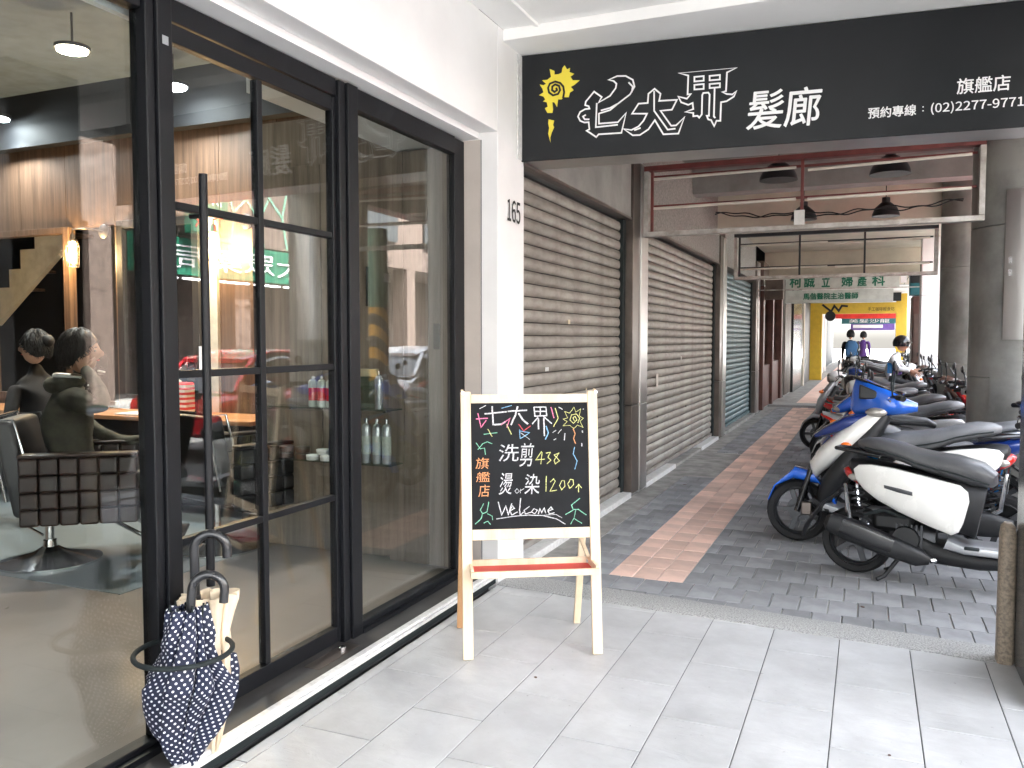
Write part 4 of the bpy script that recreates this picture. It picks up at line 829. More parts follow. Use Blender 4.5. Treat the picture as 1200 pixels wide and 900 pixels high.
# cream umbrella at the back
cu = root('cream_umbrella', (-2.20, 2.24, .0), 'cream umbrella with a dark crook handle, behind the dotted one in the ring', 'umbrella', 'folded umbrellas in the ring')
c0, c1_ = Vector((-2.145, 2.285, .56)), Vector((-2.105, 2.245, .02))
cloth(pleated(c0, c1_, [(-.06, .10), (0, .098), (.08, .085), (.2, .07), (.35, .078), (.5, .07), (.7, .055), (.88, .03), (1, .008)], 8, .40, .3, .06, 5, ecc=(1, 1.1)), 'canopy', 'cream_cloth', cu)
MB().tube([(-2.16, 2.245, .40), (-2.168, 2.238, .60)], .006, 8).build('shaft', 'rubber', cu, world=True)
MB().tube(crook((-2.168, 2.238, .585), (-2.17, 2.238, .76), (.85, .5, 0), .056, 0, .03), .0165, 14).build('handle', 'umb_handle', cu, world=True, smooth=True)
MB().tube([(-2.168, 2.238, .575), (-2.169, 2.238, .60)], .0195, 14).build('ferrule', 'umb_handle', cu, world=True, smooth=True)
# navy dotted umbrella at the front
du = root('dotted_umbrella', (-2.12, 2.15, .0), 'navy umbrella with white dots and a grey crook handle, in the ring', 'umbrella', 'folded umbrellas in the ring')
d0, d1 = Vector((-2.120, 2.150, .56)), Vector((-2.125, 2.135, -.0))
cloth(pleated(d0, d1, [(-.05, .060), (0, .068), (.06, .078), (.13, .092), (.20, .090), (.27, .104), (.36, .124), (.42, .136), (.48, .122), (.6, .100), (.72, .082), (.84, .052), (.93, .026), (1, .006)], 7, .46, 1.3, .16, 5), 'canopy', 'dots', du)
MB().tube(crook((-2.12, 2.150, .47), (-2.115, 2.168, .645), (.85, .5, 0), .054, 0, .04), .0155, 14).build('handle', 'umb_handle', du, world=True, smooth=True)
MB().tube([(-2.125, 2.135, .03), (-2.125, 2.135, .004)], .005, 8).build('tip', 'chrome', du, world=True)
for k in range(7):
    a = 2 * PI * k / 7 + .4; p = Vector((-2.12 + .05 * math.cos(a), 2.15 + .05 * math.sin(a), .585)); MB().tube([p - Vector((0, 0, .03)), p + Vector((.006 * math.cos(a), .006 * math.sin(a), .018))], .0035, 6).build('rib_tip', 'rubber', du, world=True)
# hanging strap
sp = MB(); pts = [(-2.085, 2.27, .40), (-2.06, 2.295, .385), (-2.05, 2.30, .33), (-2.052, 2.295, .27), (-2.058, 2.285, .235)]
rg = [[Vector(p) + Vector((0, s * .012, 0)) + Vector((s * .008, 0, 0)) + Vector((q, 0, 0)) for s, q in ((-1, 0), (1, 0), (1, .0018), (-1, .0018))] for p in pts]
o = sp.rings(rg).build('strap', 'dots', du, world=True); uvl = o.data.uv_layers.new(name='UVMap')
for p in o.data.polygons:
    for l in p.loop_indices:
        co = o.data.vertices[o.data.loops[l].vertex_index].co; uvl.data[l].uv = (co.y * 60, co.z * 60)
MB().box(-2.09, 2.245, .392, -2.075, 2.30, .405).build('strap_band', 'rubber', du, world=True)

# ================================================================ scooters
def wheel(r, x, rt, wdt, parent, nspoke=5, dr_=False):
    wh = MB().lathe([(r - .05, -wdt * .42), (r - .02, -wdt / 2), (r - .006, -wdt * .34), (r, 0), (r - .006, wdt * .34), (r - .02, wdt / 2), (r - .05, wdt * .42), (r - .055, 0), (r - .05, -wdt * .42)], 36, (0, 0, 0), 'y', caps=False)
    t = wh.build('tyre', 'tyre', None, smooth=True); t.name = 'wheel'; t.data.name = 'wheel'; t.parent = parent; t.location = (x, 0, r)
    rim = MB().lathe([(r - .052, -.028), (r - .062, -.032), (r - .07, -.02), (r - .07, .02), (r - .062, .032), (r - .052, .028)], 32, (0, 0, 0), 'y', caps=False)
    rim.lathe([(.04, -.045), (.045, 0), (.04, .045)], 16, (0, 0, 0), 'y')
    for k in range(nspoke):
        a = 2 * PI * k / nspoke; ca, sa = math.cos(a), math.sin(a)
        rim.bar((.035 * ca, 0, .035 * sa), ((r - .066) * ca, 0, (r - .066) * sa), .034, .022, up=(0, 1, 0))
    rim.build('rim', 'alloy', t, smooth=True, sharp=30)
    if dr_: MB().lathe([(.055, -.055), (.085, -.055), (.085, -.052), (.055, -.052)], 28, (0, 0, 0), 'y').build('brake_disc', 'alloy', t, smooth=True, sharp=30)
    return t

def make_scooter(label, paint, fender_p, cowl_p, seat_m, loc, rz, sporty=False, tailbox=False, mirror_r=True, plate=False, lean=0, big=False):
    s = root('scooter', loc, label, 'scooter', 'scooters parked in a row in the arcade', rz)
    s.rotation_euler = (R(lean), 0, rz)
    r = .235 if sporty else .215
    XF = 1.24
    wheel(r, 0, .05, .105, s); wheel(r, XF, .05, .095, s, dr_=True)
    P = lambda mb, nm, m, **k: mb.build(nm, m, s, smooth=True, **k)
    # frame, fork, engine
    for y in (-.075, .075):
        P(MB().tube([(XF, y, r), (XF - .035, y, r + .12), (XF - .12, y * .9, r + .40)], [.02, .022, .022], 10), 'fork_leg', 'black_gloss')
    P(MB().loft([(XF + .20, r + .06, .055, .012, 60), (XF + .155, r + .17, .075, .03, 40), (XF + .03, r + .262, .085, .045, 5), (XF - .12, r + .235, .088, .05, -25), (XF - .215, r + .13, .078, .03, -55), (XF - .26, r + .03, .06, .012, -70)], 20, 3), 'front_fender', fender_p)
    fx = XF - .10
    # front apron: curved shield sweeping from above the fender up to the handlebar
    nose = [(fx + .075, .50, .07, .035, -55), (fx + .065, .56, .13, .05, -58), (fx + .03, .66, .17, .06, -62), (fx - .02, .76, .185, .06, -66), (fx - .08, .86, .165, .055, -68), (fx - .135, .94, .12, .045, -70)]
    if big: nose = [(XF - .10, .47, .07, .03, -40), (XF - .11, .52, .13, .055, -42), (XF - .19, .61, .18, .075, -44), (XF - .31, .72, .20, .08, -46), (XF - .43, .83, .19, .075, -48), (XF - .52, .91, .14, .06, -50)]
    if sporty: nose = [(fx + .13, .54, .05, .03, -50), (fx + .12, .60, .12, .06, -55), (fx + .05, .69, .175, .075, -60), (fx - .02, .79, .18, .07, -64), (fx - .09, .88, .15, .06, -66), (fx - .15, .95, .10, .045, -70)]
    P(MB().loft(nose, 24, 2.5), 'front_panel', paint)
    P(MB().loft(([(fx - .06, .28, .13, .05, -60), (fx - .12, .42, .17, .07, -55), (fx - .24, .60, .185, .075, -50), (fx - .38, .78, .18, .06, -50), (fx - .46, .90, .13, .04, -55)] if big else [(fx - .03, .30, .13, .03, -75), (fx - .035, .42, .17, .035, -72), (fx - .06, .58, .19, .035, -72), (fx - .11, .74, .18, .035, -70), (fx - .165, .88, .13, .03, -70)]), 20, 3), 'leg_shield', 'black_matt')
    P(MB().loft([(fx + .03, .40, .075, .05, -40), (fx - .01, .30, .13, .05, -20), (fx - .12, .235, .16, .045, 0)], 20, 3), 'lower_fairing', 'black_matt')
    # handlebar cowl
    hx = fx - (.48 if big else .18)
    if sporty:
        P(MB().loft([(hx + .26, .905, .03, .012, -10), (hx + .20, .93, .105, .04, -18), (hx + .10, .985, .15, .065, -22), (hx, 1.02, .13, .06, -10), (hx - .07, 1.01, .09, .035, 0)], 22, 2.4), 'handlebar_cowl', cowl_p)
        P(MB().loft([(hx + .17, .985, .06, .004, -35), (hx + .12, 1.04, .085, .006, -45), (hx + .07, 1.12, .07, .006, -55), (hx + .045, 1.17, .03, .004, -60)], 16, 3), 'windscreen', 'black_gloss')
        for y in (-1, 1): P(MB().ell((hx + .205, y * .062, .925), (.045, .04, .022), 12, 7), 'headlight', 'clear_lens')
    elif big:
        P(MB().loft([(XF - .33, .985, .012, .055, 0), (XF - .36, 1.02, .06, .125, 0), (XF - .44, 1.01, .13, .125, 0), (XF - .56, .985, .165, .095, 0), (XF - .68, .96, .15, .055, 0), (XF - .75, .955, .10, .03, 0)], 24, 3.4), 'handlebar_cowl', cowl_p)
        P(MB().loft([(XF - .34, 1.15, .035, .012, 0), (XF - .40, 1.128, .10, .012, 0), (XF - .53, 1.082, .13, .010, 0), (XF - .66, 1.025, .10, .008, 0)], 16, 4), 'windscreen', 'black_gloss')
        for y in (-1, 1): P(MB().prism([(XF - .39, 1.10), (XF - .39, 1.0), (XF - .62, 1.005)], y * .10 - .045 * (y < 0) - .02 * (y > 0), y * .10 + .045 * (y > 0) + .02 * (y < 0)), 'side_visor', 'black_matt', bev=.01)
        P(MB().loft([(XF - .10, .735, .03, .015, -20), (XF - .18, .775, .11, .035, -24), (XF - .32, .835, .165, .055, -22), (XF - .50, .885, .15, .05, -14), (XF - .56, .90, .09, .03, -10)], 22, 2.8), 'nose_hood', 'deep_blue')
        for y in (-1, 1): P(MB().ell((XF - .50, y * .145, .915), (.07, .04, .032), 12, 7), 'headlight', 'clear_lens')
    else:
        P(MB().loft([(hx + .125, .985, .05, .05, -10), (hx + .10, .99, .095, .075, -10), (hx + .04, 1.0, .12, .085, -5), (hx - .04, 1.01, .10, .06, 0), (hx - .09, 1.0, .07, .03, 0)], 22, 2.3), 'handlebar_cowl', cowl_p)
        P(MB().lathe([(.066, 0), (.062, .02), (.04, .034), (.001, .04)], 22, (hx + .115, 0, .985), 'x', caps=False), 'headlight', 'clear_lens')
    P(MB().ell((hx - .05, 0, 1.045), (.05, .075, .018), 12, 6), 'dashboard', 'black_gloss')
    for y in (-1, 1):
        P(MB().tube([(hx, y * .08, 1.0), (hx - .02, y * .18, 1.02), (hx - .05, y * .24, 1.015)], .012, 8), 'handlebar', 'black_gloss')
        P(MB().tube([(hx - .05, y * .235, 1.015), (hx - .085, y * .35, 1.005)], .018, 10), 'grip', 'tyre')
        P(MB().tube([(hx + .0, y * .22, 1.012), (hx + .01, y * .29, 1.0), (hx - .01, y * .36, .99)], .006, 6), 'brake_lever', 'chrome')
        P(MB().ell((hx + .10, y * .125, .90) if sporty else (fx - .22 if big else fx + .02, y * (.205 if big else .155), .69 if big else .80), (.035, .022, .022), 10, 7), 'turn_signal', 'orange_lens')
        mm = P(MB().tube([(hx - .02, y * .20, 1.02), (hx - .01, y * .23, 1.10), (hx - .02, y * .27, 1.19)], .006, 8), 'mirror_stalk', 'rubber')
        e = MB().ell((0, 0, 0), (.014, .055, .036), 14, 8).xf(Matrix.Translation((hx - .03, y * .30, 1.215))).build('mirror_head', 'black_matt', mm, smooth=True)
    # floor and under body
    P(MB().loft([(fx - .08, .265, .15, .035, 10), (fx - .18, .245, .165, .03, 0), (.62, .245, .165, .03, 0), (.52, .27, .15, .04, -20)], 20, 5), 'floorboard', 'silver' if not sporty else 'black_matt')
    P(MB().loft([(fx - .10, .20, .13, .035, 0), (.7, .175, .135, .05, 0), (.45, .20, .12, .07, 0), (.30, .27, .10, .07, 0)], 18, 4), 'under_cover', 'black_matt')
    # body
    if sporty:
        P(MB().loft([(.60, .42, .12, .14, -10), (.45, .50, .155, .14, 0), (.22, .565, .165, .12, 8), (-.02, .635, .15, .095, 12), (-.22, .70, .11, .06, 16), (-.36, .755, .05, .03, 20)], 24, 2.6), 'body_panel', paint)
        st = [(.66, .665, .10, .03, -20), (.58, .70, .13, .045, -8), (.35, .715, .15, .05, 4), (.16, .735, .15, .05, 10), (.08, .79, .145, .05, 14), (-.12, .825, .13, .045, 6), (-.27, .835, .07, .025, 4)]
    else:
        P(MB().loft([(.70, .47, .125, .17, -10), (.60, .50, .148, .17, -4), (.40, .56, .155, .13, 0), (.2, .615, .15, .11, 5), (.04, .655, .13, .09, 8), (-.03, .68, .10, .06, 8), (-.05, .685, .06, .03, 8)], 24, 2.8), 'body_core', 'black_matt')
        for y in (-1, 1):
            P(MB().loft([(.625, .470, .010, .07, -12, y * .160), (.61, .472, .024, .125, -10, y * .164), (.57, .480, .036, .152, -8, y * .168), (.42, .520, .044, .148, 2, y * .172), (.25, .570, .044, .136, 8, y * .172), (.12, .607, .038, .112, 11, y * .162), (.04, .632, .028, .078, 13, y * .150), (.0, .645, .010, .035, 14, y * .140)], 20, 3.2), 'side_panel', paint)
        st = [(.765, .63, .07, .02, -45), (.745, .66, .125, .055, -34), (.68, .69, .158, .078, -20), (.56, .722, .165, .078, -8), (.44, .742, .168, .070, 0), (.34, .765, .17, .066, 6), (.26, .795, .17, .064, 10), (.14, .822, .158, .058, 6), (.05, .832, .13, .044, 4), (.0, .834, .07, .022, 4)]
    P(MB().loft(st, 26, 2.7), 'seat', seat_m)
    for y in (-1, 1): P(MB().tube([(q[0] + q[3] * .3 * math.sin(R(q[4])), y * q[2] * .985, q[1] - q[3] * .32) for q in st[1:-1]], .005, 6), 'seat_piping', 'rubber')
    for y in (-1, 1):
        P(MB().tube([(hx - .02, y * .10, 1.0), (hx + .08, y * .13, .88), (XF - .14, y * .10, .62), (XF - .05, y * .085, r + .16)], .005, 6), 'brake_cable', 'rubber')
    P(MB().box(XF - .10, .07, r - .02, XF - .03, .10, r + .07), 'brake_caliper', 'bronze', bev=.008)
    fin = MB()
    for q in range(6): fin.box(.24 + q * .028, -.115, .19, .252 + q * .028, -.07, .36)
    P(fin, 'cooling_fins', 'alloy')
    for sy in (.08, -.115):
        P(MB().tube([(.10 - .12 * t + .028 * math.cos(t * 44), sy + .028 * math.sin(t * 44), .28 + .26 * t) for t in [q / 60 for q in range(61)]], .005, 5), 'spring_coil', 'red_lens' if sporty else 'alloy')
    P(MB().box(.10, -.1, .30, .34, .1, .42), 'air_box', 'black_matt', bev=.03)
    P(MB().tube([(.30, -.14, .40), (.18, -.16, .44), (.06, -.15, .40)], .012, 8), 'hose', 'rubber')
    for y in (-1, 1): P(MB().box(.62, y * .16 - .03, .255, .70, y * .16 + .03, .27), 'foot_peg', 'rubber', bev=.006)
    for y in (-1, 1): P(MB().loft([(.34, .56, .002, .012, 4, y * (.2155 if not sporty else .1655)), (.26, .575, .003, .014, 8, y * (.2165 if not sporty else .170)), (.18, .59, .002, .010, 8, y * (.208 if not sporty else .165))], 10, 3), 'body_emblem', 'alloy')
    P(MB().tube([(a + (.14 if not sporty else 0), b, c) for a, b, c in [(.0, .13, .765), (-.16, .125, .79), (-.27, .07, .80), (-.27, -.07, .80), (-.16, -.125, .79), (.0, -.13, .765)]], .013, 8), 'grab_rail', 'black_gloss' if not sporty else 'silver')
    P(MB().loft([(.0, .625, .10, .06, 12), (-.055, .64, .085, .045, 12), (-.085, .65, .045, .02, 12)], 18, 2.6) if not sporty else MB().loft([(-.26, .70, .09, .035, 16), (-.33, .725, .065, .028, 18), (-.38, .745, .03, .015, 18)], 18, 2.6), 'tail_light', 'red_lens')
    for y in (-1, 1): P(MB().ell((.0, y * .125, .625) if not sporty else (-.25, y * .13, .68), (.045, .018, .024), 10, 7), 'rear_signal', 'clear_lens' if not sporty else 'orange_lens')
    P(MB().loft([(-.10, .52, .085, .012, 35), (-.22, .42, .08, .010, 50), (-.31, .28, .07, .008, 62), (-.335, .20, .06, .006, 70)], 16, 4), 'rear_mudguard', 'black_matt')
    if plate:
        o = P(MB().box(-.345, -.13, .33, -.338, .13, .46).xf(Matrix.Translation((.02, 0, .03))), 'licence_plate', 'sign_white')
    P(MB().loft([(.42, .235, .05, .075, 0, .09), (.25, .24, .06, .085, 0, .11), (.05, .235, .055, .075, 0, .115), (-.07, .225, .035, .05, 0, .11)], 20, 3.2), 'engine_case', 'black_matt')
    P(MB().loft([(.46, .26, .09, .09, 0), (.32, .28, .10, .10, 0), (.2, .27, .08, .08, 0)], 18, 3), 'engine_block', 'alloy')
    P(MB().lathe([(.075, -.02), (.08, 0), (.06, .03), (.02, .04)], 24, (.30, -.13, .27), 'y', caps=True).xf(Matrix.Identity(4)), 'fan_cover', 'black_matt')
    P(MB().tube([(.16, .08, .22), (-.0, .10, .33), (-.03, .11, .56)], [.012, .02, .012], 8), 'shock_absorber', 'chrome')
    P(MB().tube([(.12, -.10, .24), (-.03, -.115, .36), (-.06, -.12, .58)], [.012, .02, .012], 8), 'shock_absorber', 'chrome')
    mu = P(MB().loft([(.44, .155, .025, .025, -18, -.13), (.38, .17, .05, .055, -18, -.145), (.20, .225, .058, .068, -18, -.155), (-.02, .295, .060, .072, -18, -.16), (-.14, .335, .052, .062, -18, -.16), (-.165, .343, .02, .03, -18, -.16)], 22, 2.6), 'muffler', 'black_matt')
    hsd = P(MB().loft([(.24, .232, .004, .045, -18, -.217), (.10, .275, .008, .052, -18, -.222), (-.06, .325, .004, .045, -18, -.223)], 12, 3), 'heat_shield', 'black_gloss')
    P(MB().tube([(.44, -.12, .155), (.55, -.06, .17), (.50, 0, .24)], .016, 8), 'exhaust_pipe', 'chrome')
    # stand
    P(MB().tube([(.28, -.10, .17), (.19, -.14, .03), (.15, -.17, .008)], .013, 8).tube([(.28, .10, .17), (.19, .14, .03), (.15, .17, .008)], .013, 8).tube([(.23, -.11, .10), (.23, .11, .10)], .010, 8), 'centre_stand', 'black_matt')
    P(MB().tube([(.42, .12, .2), (.40, .20, .12), (.36, .235, .012)], .010, 8), 'side_stand', 'chrome')
    if tailbox:
        P(MB().loft([(-.12, 1.0, .16, .10, 0), (-.14, 1.0, .18, .12, 0), (-.40, 1.0, .18, .12, 0), (-.43, 1.0, .15, .10, 0)], 22, 4), 'top_box', 'black_gloss')
    return s
def far_scooter(src, loc, rz, label, recol=None, lean=0):
    c = copy_tree(src); c.location = loc; c.rotation_euler = (R(lean), 0, rz); c['label'] = label
    if recol:
        for ch in c.children:
            for k, m in recol.items():
                if ch.name.startswith(k):
                    ch.material_slots[0].link = 'OBJECT'; ch.material_slots[0].material = M[m]
    return c
sA = make_scooter('cream white scooter nearest the camera, its tail and black muffler toward the walkway', 'cream_paint', 'cream_paint', 'cream_paint', 'seat_black', (-.045, 5.78, 0), R(-9), lean=-3)
sB = make_scooter('white scooter with bright blue front fender and cowl, nosing out beside the cream one', 'cream_paint', 'blue_paint', 'blue_paint', 'seat_grey', (.84, 6.46, 0), R(180 - 3), lean=4, big=True)
sB.scale = (1.05, 1.05, 1.07)
sC = make_scooter('scooter with a long grey seat and red flank behind the blue fendered one', 'sky_blue', 'sky_blue', 'sky_blue', 'seat_grey', (.12, 7.0, 0), R(-4), sporty=True)
SS = make_scooter('dark sporty scooter with a blue nose, third from the front', 'deep_blue', 'deep_blue', 'blue_paint', 'seat_grey', (.95, 7.50, 0), R(180 + 2), sporty=True)
cols_ = [
 ('silver', 'black_gloss', 'silver', 'seat_black', 'silver scooter with a black seat'), ('black_gloss', 'black_gloss', 'black_gloss', 'seat_black', 'glossy black scooter'),
 ('red_paint', 'red_paint', 'black_gloss', 'seat_black', 'red scooter with a black cowl'), ('white_paint', 'white_paint', 'white_paint', 'seat_grey', 'white scooter with a grey seat'),
 ('brown_paint', 'black_gloss', 'brown_paint', 'seat_black', 'brown scooter with a black seat'), ('silver', 'silver', 'white_paint', 'seat_grey', 'silver scooter with a grey seat and white cowl'),
 ('maroon', 'maroon', 'maroon', 'seat_black', 'maroon scooter'), ('deep_blue', 'deep_blue', 'deep_blue', 'seat_black', 'dark blue scooter')]
spots = [(-.05, 8.98, 3, '', 0, 1), (.90, 9.55, 178, '', 3, 0), (-.08, 10.15, -4, '', 2, 1), (.82, 10.75, 183, '', 1, 0), (-.10, 11.35, 2, '', 4, 1), (.60, 12.0, 176, '', 5, 0), (-.12, 13.2, -3, '', 0, 1),
         (.80, 13.8, 182, '', 7, 0), (-.1, 14.45, 3, '', 2, 1), (.0, 15.2, -8, '', 3, 0), (-.1, 15.9, -2, '', 4, 1), (-.3, 16.5, 2, '', 5, 0), (-.05, 17.8, 0, '', 6, 1), (.60, 18.5, 180, '', 1, 0), (-.35, 19.2, 2, '', 3, 1),
         (-.1, 20.5, 1, '', 2, 0), (.7, 21.2, 180, '', 5, 1), (-.1, 22.0, -2, '', 1, 0), (.0, 26.0, 0, '', 3, 1), (.05, 26.8, 0, '', 2, 0), (.0, 27.6, 0, '', 4, 0), (.1, 28.4, 0, '', 6, 1)]
ordi = ['fifth', 'sixth', 'seventh', 'eighth', 'ninth', 'tenth', 'eleventh', 'twelfth', 'thirteenth', 'fourteenth', 'fifteenth', 'sixteenth', 'seventeenth', 'eighteenth', 'nineteenth', 'twentieth', 'twenty first', 'twenty second', 'twenty third', 'twenty fourth', 'twenty fifth', 'twenty sixth']
ordi = ['', '', '', ''] + ordi
for i, (x, y, a, _, ci, sp_) in enumerate(spots):
    pnt, fen, cow, sea, nm = cols_[ci]
    far_scooter(SS if sp_ else sA, (x, y, .045 if y > 20.2 else 0), R(a), nm + ', ' + ordi[i + 4] + ' along the row',
                {'body_panel': pnt, 'side_panel': pnt, 'front_panel': pnt, 'front_fender': fen, 'handlebar_cowl': cow, 'seat': sea}, lean=random.uniform(-3, 3))

# ================================================================ people
def skin_mesh(name, verts, edges, m, parent, levels=1, rootv=0, world=False):
    """continuous body: joints with radii grown by a Skin modifier, frozen to a mesh"""
    me = bpy.data.meshes.new(name); me.from_pydata([v[:3] for v in verts], edges, []); o = bpy.data.objects.new(name, me); COL.objects.link(o)
    md = o.modifiers.new('skin', 'SKIN'); md.branch_smoothing = .6; md.use_smooth_shade = True
    for i, v in enumerate(verts):
        rr = v[3]; me.skin_vertices[0].data[i].radius = rr if isinstance(rr, (tuple, list)) else (rr, rr); me.skin_vertices[0].data[i].use_root = (i == rootv)
    sb = o.modifiers.new('sub', 'SUBSURF'); sb.levels = levels + 1; sb.render_levels = levels + 1
    dg = bpy.context.evaluated_depsgraph_get(); ev = o.evaluated_get(dg); nm = bpy.data.meshes.new_from_object(ev)
    bpy.data.objects.remove(o); bpy.data.meshes.remove(me)
    nm.name = name; nm.materials.clear(); nm.materials.append(M[m]); nm.shade_smooth()
    q = bpy.data.objects.new(name, nm); COL.objects.link(q); q.parent = parent
    return q
def head(parent, c, fwd, skin='skin', hair='hair', r=.095, hair_long=0, helmet=None, part='head'):
    """head with brow, nose, lips, ears, in local axes; fwd = facing angle (radians, 0 = +X)"""
    mb = MB(); n, m = 28, 20; rg = []
    for j in range(m + 1):
        t = PI * j / m; ring = []
        for k in range(n):
            a = 2 * PI * k / n; x = math.sin(t) * math.cos(a); y = math.sin(t) * math.sin(a); z = -math.cos(t)
            X = x * r * 1.02; Y = y * r * .80; Z = z * r * 1.28
            if z < 0: X *= 1 - .22 * (-z) * (1 if x < 0 else .55); Y *= 1 - .34 * (-z)
            if x > 0:
                g = math.exp(-(y / .16) ** 2)
                X += r * (.26 * g * math.exp(-((z + .10) / .13) ** 2) + .10 * g * math.exp(-((z + .02) / .22) ** 2))      # nose
                X += r * .10 * math.exp(-(y / .3) ** 2) * math.exp(-((z + .40) / .07) ** 2) - r * .06 * math.exp(-(y / .3) ** 2) * math.exp(-((z + .47) / .04) ** 2)   # lips
                X += r * .09 * math.exp(-(y / .28) ** 2) * math.exp(-((z + .72) / .16) ** 2)                               # chin
                for s in (-1, 1): X -= r * .12 * math.exp(-((y - s * .36) / .16) ** 2) * math.exp(-((z - .06) / .10) ** 2)   # eye sockets
            ring.append((X, Y, Z))
        rg.append(ring)
    mb.rings(rg)
    for s in (-1, 1): mb.ell((-.01, s * r * .80, -.012), (.02, .012, .034), 10, 7)
    rt = Matrix.Translation(c) @ Matrix.Rotation(fwd, 4, 'Z')
    h = mb.xf(rt).build(part, skin, parent, smooth=True, sharp=80)
    for s in (-1, 1):
        MB().ell((r * .86, s * r * .33, .008), (.008, .014, .006), 10, 6).xf(rt).build('eye', 'hair_black', h, smooth=True)
        MB().tube([(r * .93, s * r * .2, .03), (r * .90, s * r * .5, .03)], .003, 5).xf(rt).build('eyebrow', 'hair_black', h)
    MB().ell((r * .93, 0, -.05), (.008, .022, .005), 10, 5).xf(rt).build('lips', 'red_tray', h, smooth=True)
    if helmet:
        hm = MB(); rg = []
        for j in range(11):
            t = PI * .62 * j / 10; rg.append([(1.42 * r * math.sin(t) * math.cos(2 * PI * k / 26) - .01, 1.30 * r * math.sin(t) * math.sin(2 * PI * k / 26), 1.45 * r * math.cos(t) + .01) for k in range(26)])
        hm.rings(rg, caps=False); hm.xf(rt).build('helmet', helmet, parent, smooth=True)
        MB().loft([(r * 1.1, .035, .10, .006, 15), (r * 1.55, .02, .08, .004, 15)], 14, 3).xf(rt).build('visor', 'black_gloss', parent, smooth=True)
    else:
        rr = random.Random(int(c[0] * 100)); hb = MB(); rg = []; n = 40
        for j in range(13):
            t = PI * (.05 + .62 * j / 12); ring = []
            for k in range(n):
                a = 2 * PI * k / n; back = .5 - .5 * math.cos(a)      # 0 at the face, 1 at the back
                tt = min(t, PI * (.36 + .32 * min(1, back * 1.6)));
                k1 = 1.13 + .05 * math.sin(7 * a + 3 * t) + .03 * rr.uniform(-1, 1)
                ring.append((r * 1.05 * k1 * math.sin(tt) * math.cos(a) - .012, r * .88 * k1 * math.sin(tt) * math.sin(a), r * 1.28 * k1 * math.cos(tt) + .006 - (hair_long * max(0, (j - 8) / 4) * back)))
            rg.append(ring)
        hb.rings(rg)
        for k in range(420):
            a = rr.uniform(1.1, 2 * PI - 1.1); t0 = rr.uniform(.05, 1.5); pts = []; wv = rr.uniform(-.12, .12)
            for q in range(5):
                t = t0 + q * .17; k1 = 1.13 + .03 * q * rr.uniform(.1, 1); t = min(t, PI * (.34 + .36 * min(1, (.5 - .5 * math.cos(a)) * 1.5))); a += wv
                pts.append((r * 1.05 * k1 * math.sin(t) * math.cos(a) - .012, r * .88 * k1 * math.sin(t) * math.sin(a), r * 1.28 * k1 * math.cos(t) - (hair_long * .25 * q if q > 2 else 0)))
            hb.tube(pts, [.003, .0045, .004, .003, .0008], 4)
        hb.xf(rt).build('hair', hair, parent, smooth=True, sharp=60)
    return h
def hand(parent, wrist, dirv, palmn, m='skin', curl=.5, sc_=1.0, name='hand', flip=1):
    """palm with four unequal curled fingers and a thumb leaving its side"""
    D = Vector(dirv).normalized(); N = Vector(palmn); N = (N - D * N.dot(D)).normalized(); S = D.cross(N) * flip; Wp = Vector(wrist)
    v = [(*Wp, .024 * sc_), (*(Wp + D * .045 * sc_), (.036 * sc_, .016 * sc_)), (*(Wp + D * .085 * sc_), (.036 * sc_, .014 * sc_))]; e = [(0, 1), (1, 2)]
    h = MB(); a = Wp; b = Wp + D * .09 * sc_
    rg = []
    for t, wd, th in ((-.15, .024, .02), (0, .026, .018), (.25, .036, .017), (.6, .042, .015), (.95, .042, .012), (1.05, .036, .008)):
        c = a.lerp(b, t); rg.append([c + S * wd * sc_ * math.cos(2 * PI * k / 14) + N * th * sc_ * math.sin(2 * PI * k / 14) for k in range(14)])
    h.rings(rg)
    for i, (off, L, spread) in enumerate(((-.031, .066, -.16), (-.0105, .076, -.05), (.0105, .071, .06), (.030, .056, .18))):
        p = b + S * off * sc_ - D * .008; d = (D + S * spread).normalized(); pts = [p]; ang = 0
        for q, f in enumerate((.45, .32, .25)):
            ang += curl * (.5, .7, .6)[q]; dd = d * math.cos(ang) + N * math.sin(ang); pts.append(pts[-1] + dd * L * f * sc_)
        h.tube(pts, [.0095 * sc_, .009 * sc_, .008 * sc_, .0055 * sc_], 9)
    p = a.lerp(b, .3) - S * .03 * sc_; d = (D * .7 - S * .7).normalized(); h.tube([p, p + d * .03 * sc_, p + (d + D * .4 + N * .4).normalized() * .058 * sc_], [.012 * sc_, .0105 * sc_, .0065 * sc_], 9)
    return h.build(name, m, parent, smooth=True, sharp=80)

def rings_along(stations, n=28):
    """stations: centre, x-axis vector, y-axis vector (both carry radius)"""
    mb = MB(); rg = []
    for c, X, Y in stations:
        c, X, Y = Vector(c), Vector(X), Vector(Y); rg.append([c + X * math.cos(2 * PI * k / n) + Y * math.sin(2 * PI * k / n) for k in range(n)])
    return mb.rings(rg)

